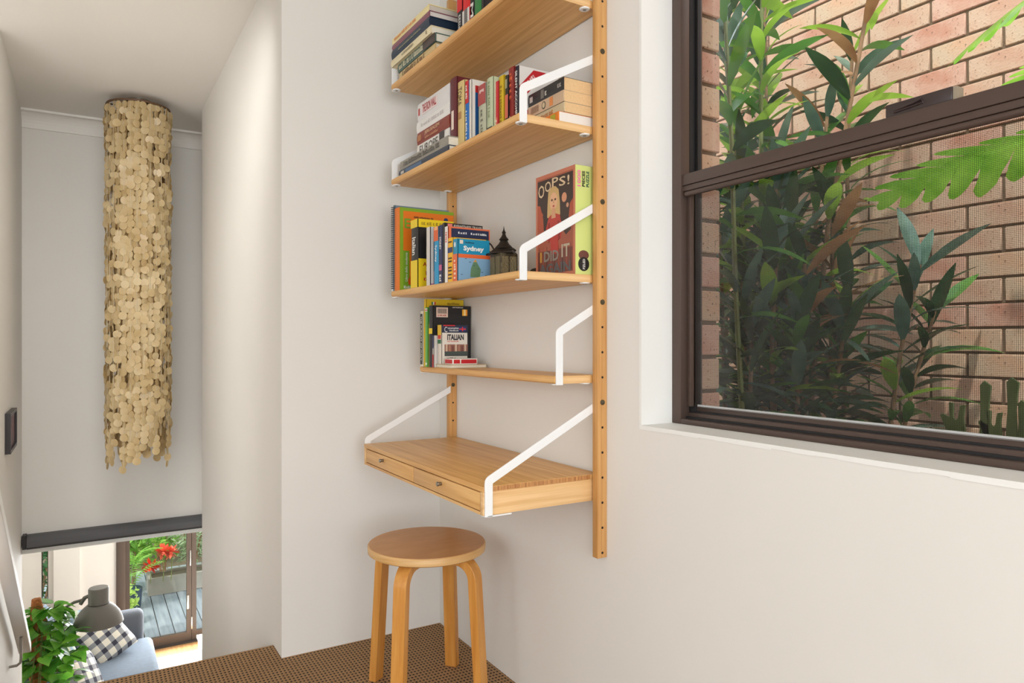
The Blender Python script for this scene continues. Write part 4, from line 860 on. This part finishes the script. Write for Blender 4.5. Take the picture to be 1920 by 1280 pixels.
cane_plant('shaded cane plant deep behind the others', (2.34, 1.92, GZ), [(0, 0, 2.8, -.05, -.05, 80, .3, DK+('lime',), True), (-.1, .1, 3.05, .0, .0, 80, .35, MX, True), (-.2, -.05, 1.8, -.05, -.05, 60, .35, DD, True)], rnd)
cane_plant('broad drooping-leaf cane plant in the middle of the clump', (1.95, 1.55, GZ), [(0, 0, 1.95, .0, .0, 60, .35, ('dark', 'mid', 'blue', 'dark'), True), (.12, -.05, 1.6, .03, -.1, 60, .4, DK, True), (-.04, .08, 2.25, .0, .05, 50, .45, ('mid', 'lime', 'dark', 'blue'), False)], rnd)
cane_plant('glossy low cane plant close to the flyscreen', (1.86, 1.40, GZ), [(0, 0, 1.5, .02, .02, 60, .42, ('dark', 'blue', 'mid', 'dark'), True), (.1, .06, 1.7, .02, .0, 60, .42, ('blue', 'mid', 'dark', 'dead'), True), (-.03, .14, 1.65, .0, .05, 60, .4, DK, True)], rnd)
cane_plant('mid-height cane plant with browned leaf tips', (2.14, 1.50, GZ), [(0, 0, 1.85, .03, .0, 60, .4, ('dark', 'mid', 'dead', 'dark'), True), (-.06, .1, 2.1, .0, .05, 60, .4, MX, False), (.08, .16, 1.9, .0, .1, 60, .4, DK, True)], rnd)
# split-leaf philodendron reaching in from the right
def lobed(name, L, W, nl, m):
    v = []; f = []; rr = random.Random(len(name)+nl)
    pos = lambda q, w_: Vector((L*q, 0, -.16*L*q*q))
    core = .30
    for s_ in (1, -1):
        for i in range(nl):
            q0, q1 = i/nl, (i+1)/nl; a, b = pos(q0, 0), pos(q1, 0); q = (q0+q1)/2
            wl = W*(math.sin(math.pi*min(1, q*.80+.16))**.8)*rr.uniform(.85, 1.1); d = Vector((.75+.5*q, s_, -.28)).normalized()
            sec = []
            for k, (t_, hw) in enumerate(((0, .5), (core, .52), (.55, .46), (.8, .40), (.95, .20), (1.0, .04))):
                c = (a+b)/2+d*wl*t_+Vector((0, 0, -.12*wl*t_*t_)); h_ = (b-a)*hw*rr.uniform(.92, 1.08); sec.append((c-h_, c+h_))
            n0 = len(v)
            for p, r_ in sec: v.extend([p, r_])
            for k in range(len(sec)-1): f.append((n0+2*k, n0+2*k+1, n0+2*k+3, n0+2*k+2))
    me = bpy.data.meshes.new(name); me.from_pydata([tuple(p) for p in v], [], f); me.shade_smooth(); me.materials.append(m); return me
ph = thing('philodendron', 'split-leaf plant reaching in from the right outside', 'plant', (2.1, .15, GZ))
phm = leaf_mat('philodendron_leaf', (112, 180, 44), (160, 214, 84), .5, .2)
lb = [lobed('split_leaf', .55, .15, 7, phm), lobed('split_leaf', .42, .15, 6, phm)]
def ray(px, py, x):
    a = (px-960)/F_; d = Vector((math.sin(YAW)+a*math.cos(YAW), math.cos(YAW)-a*math.sin(YAW), -(py-640)/F_)); return d*(x/d.x)
for me, p0, p1, xx, roll in ((lb[0], (2030, 235), (1665, 335), 1.95, .5), (lb[1], (2010, -60), (1775, 82), 1.9, -.5), (lb[1], (2080, 60), (1890, 150), 2.3, .3)):
    a, b = ray(*p0, xx), ray(*p1, xx+.05); d = b-a
    o = put_leaf(me, a, math.atan2(d.y, d.x), math.atan2(d.z, math.hypot(d.x, d.y)), roll, d.length/(.55 if me is lb[0] else .42), ph, 'leaf')
    build('leaf_stalk', M().tube([(2.1, .15, GZ), (2.08, .2, -.3), tuple(a.lerp(Vector((2.1, .2, .2)), .3)), tuple(a)], [.014, .012, .009, .006], 8), cane_m, ph, smooth=True)
# upright lobed fern at the lower right
sf = thing('staghorn_fern', 'thick forked green fern fronds at the window bottom right', 'plant', (2.15, .93, GZ))
sfm = leaf_mat('staghorn_leaf', (92, 116, 66), (120, 142, 84), .15, .6)
def frond(pts, c, h, parent):
    a = ray(c[0], c[1], 2.05); k = h
    mb = M().prism([(p[0]*k, p[1]*k) for p in pts], a, NY, PZ, (1, 0, 0), .006); return build('frond', mb, sfm, parent, .0015, seg=1)
antler = [(-.16, -.6), (.16, -.6), (.18, -.1), (.30, .1), (.24, .55), (.30, .95), (.12, .9), (.06, .5), (.0, .42), (-.08, .52), (-.06, .98), (-.22, 1.0), (-.2, .5), (-.42, .62), (-.5, .55), (-.36, .2), (-.22, -.1)]
blade = [(-.14, -.6), (.14, -.6), (.10, .4), (.16, 1.0), (.0, 1.12), (-.1, 1.0), (-.08, .4)]
frond(antler, (1792, 812), .085, sf); frond(antler, (1862, 822), .075, sf); frond(blade, (1845, 800), .11, sf); frond(blade, (1896, 800), .115, sf); frond(blade, (1915, 815), .08, sf)
build('root_clump', M().lathe([(.02, -.9), (.06, -.6), (.09, -.25), (.07, -.1), (.02, -.06)], (2.07, 1.0, -.22), 12), cane_b, sf, smooth=True)

# pothos on a coir pole in the living room
px0, py0 = -.285, 5.94
pt = thing('pothos', 'bushy pothos climbing a brown coir pole below the handrail', 'potted plant', (px0, py0, LZ))
build('pot', M().lathe([(.12, 0), (.15, .02), (.17, .28), (.175, .30), (.16, .30), (.15, .27), (.0001, .26)], (px0, py0, LZ), 28), mat('pot_white', (224, 220, 212), .5), pt, smooth=True)
coir = mat('coir', (168, 106, 58), .95, bump=1.0, bscale=90, var=.3, vscale=60)
cp = []; 
for i in range(15): cp.append((px0+.0+.008*math.sin(i*1.7), py0+.006*math.cos(i*2.1), LZ+.26+1.45*i/14))
build('coir_pole', M().tube(cp, [.050+.007*math.sin(i*2.3) for i in range(14)]+[.028], 14), coir, pt, smooth=True)
rnd = random.Random(5); hm = [heart_mesh('pothos_leaf', .125, pothos_m), heart_mesh('pothos_leaf', .12, pothos_m2), heart_mesh('pothos_leaf', .10, pothos_m)]
for i in range(210):
    z = -2.75+rnd.random()**.8*.90; a = rnd.uniform(0, 2*math.pi); r = rnd.uniform(.04, .19)*(1.0 if z < -2.0 else .6)
    p = (px0+.06+r*math.cos(a), py0+r*math.sin(a), z)
    put_leaf(hm[rnd.randrange(3)], p, a+rnd.uniform(-.6, .6), rnd.uniform(-.9, .5), rnd.uniform(-.5, .5), rnd.uniform(.7, 1.25), pt)
for k in range(7):
    a = rnd.uniform(0, 6.3); build('stem', M().tube([(px0, py0, LZ+.27), (px0+.06*math.cos(a), py0+.06*math.sin(a), -2.9), (px0+.12*math.cos(a+.6), py0+.12*math.sin(a+.6), -2.3), (px0+.06*math.cos(a+1), py0+.06*math.sin(a+1), -1.95)], .004, 6), cane_m, pt, smooth=True)

# ------------------------------------------------------------------ garden beyond the doors
tr = thing('planter_trough', 'long grey concrete planter trough on the deck', 'planter', (1.35, 11.1, LZ))
cnc = mat('concrete', (150, 148, 136), .85, bump=.3, bscale=60, var=.06, vscale=10)
build('trough', M().box((.74, 10.92, LZ), (2.6, 10.97, LZ+.23)).box((.74, 11.27, LZ), (2.6, 11.32, LZ+.23)).box((.74, 10.97, LZ), (.79, 11.27, LZ+.23)).box((2.55, 10.97, LZ), (2.6, 11.27, LZ+.23)).box((.79, 10.97, LZ), (2.55, 11.27, LZ+.04)), cnc, tr)
build('soil', bx((.79, 10.97, LZ+.04), (2.55, 11.27, LZ+.20)), MATS['soil'], tr)
gl = {'g': leaf_mat('garden_green', (116, 176, 66), (160, 208, 96), .45), 'y': leaf_mat('garden_yellow_green', (172, 206, 84), (204, 226, 120), .5), 's': leaf_mat('garden_sage', (150, 176, 132), (190, 208, 170), .4), 'd': leaf_mat('garden_dark', (40, 84, 44), (70, 118, 56), .3)}
def foliage(name, c, rx, ry, rz, n, L, W, m, par, rnd):
    mb = M()
    for i in range(n):
        while True:
            q = Vector((rnd.uniform(-1, 1), rnd.uniform(-1, 1), rnd.uniform(-1, 1)))
            if q.length < 1: break
        p = Vector(c)+Vector((q.x*rx, q.y*ry, q.z*rz)); d = Vector((rnd.uniform(-1, 1), rnd.uniform(-1, 1), rnd.uniform(-.6, .9))).normalized(); s_ = d.cross(Vector((rnd.uniform(-1, 1), rnd.uniform(-1, 1), rnd.uniform(-1, 1)))).normalized(); k = rnd.uniform(.6, 1.2)
        mb.add([p, p+d*L*.5*k+s_*W*k, p+d*L*k, p+d*L*.5*k-s_*W*k], [(0, 1, 2, 3)])
    return build(name, mb, m, par, kind='stuff')
rnd = random.Random(77)
def shrub(label, c, rx, rz, m, n=700, L=.12, W=.02, base=LZ, nm='garden_shrub'):
    t = thing(nm, label, 'shrub', (c[0], c[1], base), 'shrubs beyond the garden doors')
    foliage('foliage', c, rx, rx*.7, rz, n, L, W, m, t, rnd)
    for k in range(4):
        a = rnd.uniform(-.5, .5)*rx; build('stem', M().tube([(c[0]+a*.4, c[1], base), (c[0]+a, c[1]+.02, c[2]-rz*.2), (c[0]+a*1.5, c[1], c[2]+rz*.4)], [.018, .012, .006], 6), cane_b, t)
    return t
shrub('sage green shrub in the concrete trough', (1.3, 11.12, LZ+.68), .3, .34, gl['s'], 500, .10, .016, LZ+.26)
shrub('leafy green shrub at the left end of the trough', (.95, 11.12, LZ+.66), .2, .28, gl['g'], 260, .10, .018, LZ+.26)
shrub('second sage shrub further right in the trough', (1.8, 11.12, LZ+.7), .32, .36, gl['s'], 450, .10, .016, LZ+.26)
shrub('yellow-green bush left of the trough', (.55, 11.3, LZ+1.0), .38, .7, gl['g'], 900, .16, .03, LZ-.06)
shrub('low lime creeper against the left door jamb', (.42, 10.0, LZ+.22), .16, .3, gl['y'], 260, .09, .025, LZ-.004)
shrub('tall bright hedge bush behind the trough on the left', (.6, 13.0, LZ+1.3), .9, 1.4, gl['y'], 2200, .16, .035, LZ-.06)
shrub('tall bright hedge bush behind the trough on the right', (1.9, 13.2, LZ+1.4), 1.0, 1.5, gl['s'], 2200, .16, .035, LZ-.06)
shrub('green bush behind the narrow garden window', (-.6, 11.2, LZ+.9), .6, .9, gl['d'], 900, .14, .03, LZ-.06)
shrub('broad hedge bush closing the garden at the right', (3.2, 12.6, LZ+1.3), .9, 1.4, gl['g'], 1500, .16, .035, LZ-.06)
fr = thing('palm_fern', 'arching green palm fern in a dark pot on the deck', 'potted plant', (.52, 10.55, LZ-.004))
build('pot', M().lathe([(.08, 0), (.11, .02), (.13, .26), (.12, .27), (.0001, .25)], (.52, 10.55, LZ-.004), 20), mat('pot_navy', (44, 62, 78), .4), fr, smooth=True)
fm = M()
for L_ in range(1):
    n = 14
    for i in range(n):
        q = i/n; x = .62*q; z = .12*math.sin(q*2.4)-.16*q*q; ll = .20*math.sin(math.pi*(q*.85+.1))
        for s_ in (1, -1): fm.add([(x, 0, z), (x+.03, 0, z), (x+.08, s_*ll, z-.05), (x+.05, s_*ll*.7, z-.02)], [(0, 1, 2, 3)])
me_f = bpy.data.meshes.new('frond'); me_f.from_pydata(fm.v, [], fm.f); me_f.materials.append(gl['g'])
for k in range(10): put_leaf(me_f, (.52, 10.55, LZ+.3+.04*k), k*2.4, rnd.uniform(.2, 1.1), rnd.uniform(-.3, .3), rnd.uniform(.5, .75), fr, 'frond')
red = mat('flower_red', (240, 52, 34), .6); cor = mat('flower_coral', (240, 112, 84), .6)
def flower(label, c, m, r=.09):
    t = thing('red_flower', label, 'flower', (c[0], c[1], c[2]-.3), 'red garden flowers')
    build('stalk', M().tube([(c[0], c[1], LZ+.2), (c[0]+.01, c[1], c[2]-.1), c], .006, 6), cane_m, t)
    mb = M()
    for i in range(46):
        d = Vector((rnd.gauss(0, 1), rnd.gauss(0, 1), rnd.gauss(0, .7))).normalized(); s_ = d.cross(Vector((.3, .5, .8))).normalized()
        mb.add([Vector(c), Vector(c)+d*r*.6+s_*r*.2, Vector(c)+d*r, Vector(c)+d*r*.6-s_*r*.2], [(0, 1, 2, 3)])
    build('petals', mb, m, t); return t
def gp(px, py, Y):
    a = (px-960)/F_; d = Vector((math.sin(YAW)+a*math.cos(YAW), math.cos(YAW)-a*math.sin(YAW), -(py-640)/F_)); return tuple(d*(Y/d.y))
flower('scarlet flower head left of the trough', gp(282, 1061, 10.85), red, .13)
flower('coral flower head above the trough, left of a pair', gp(306, 1033, 10.85), cor, .12)
flower('coral flower head above the trough, right of a pair', gp(321, 1034, 10.85), cor, .12)
flower('small red flower under the blind edge', gp(281, 1008, 11.6), red, .06)
struct('wall_garden_end', bx((-6, 15, LZ-.06), (9, 15.2, LZ+1.5)), white_paint)
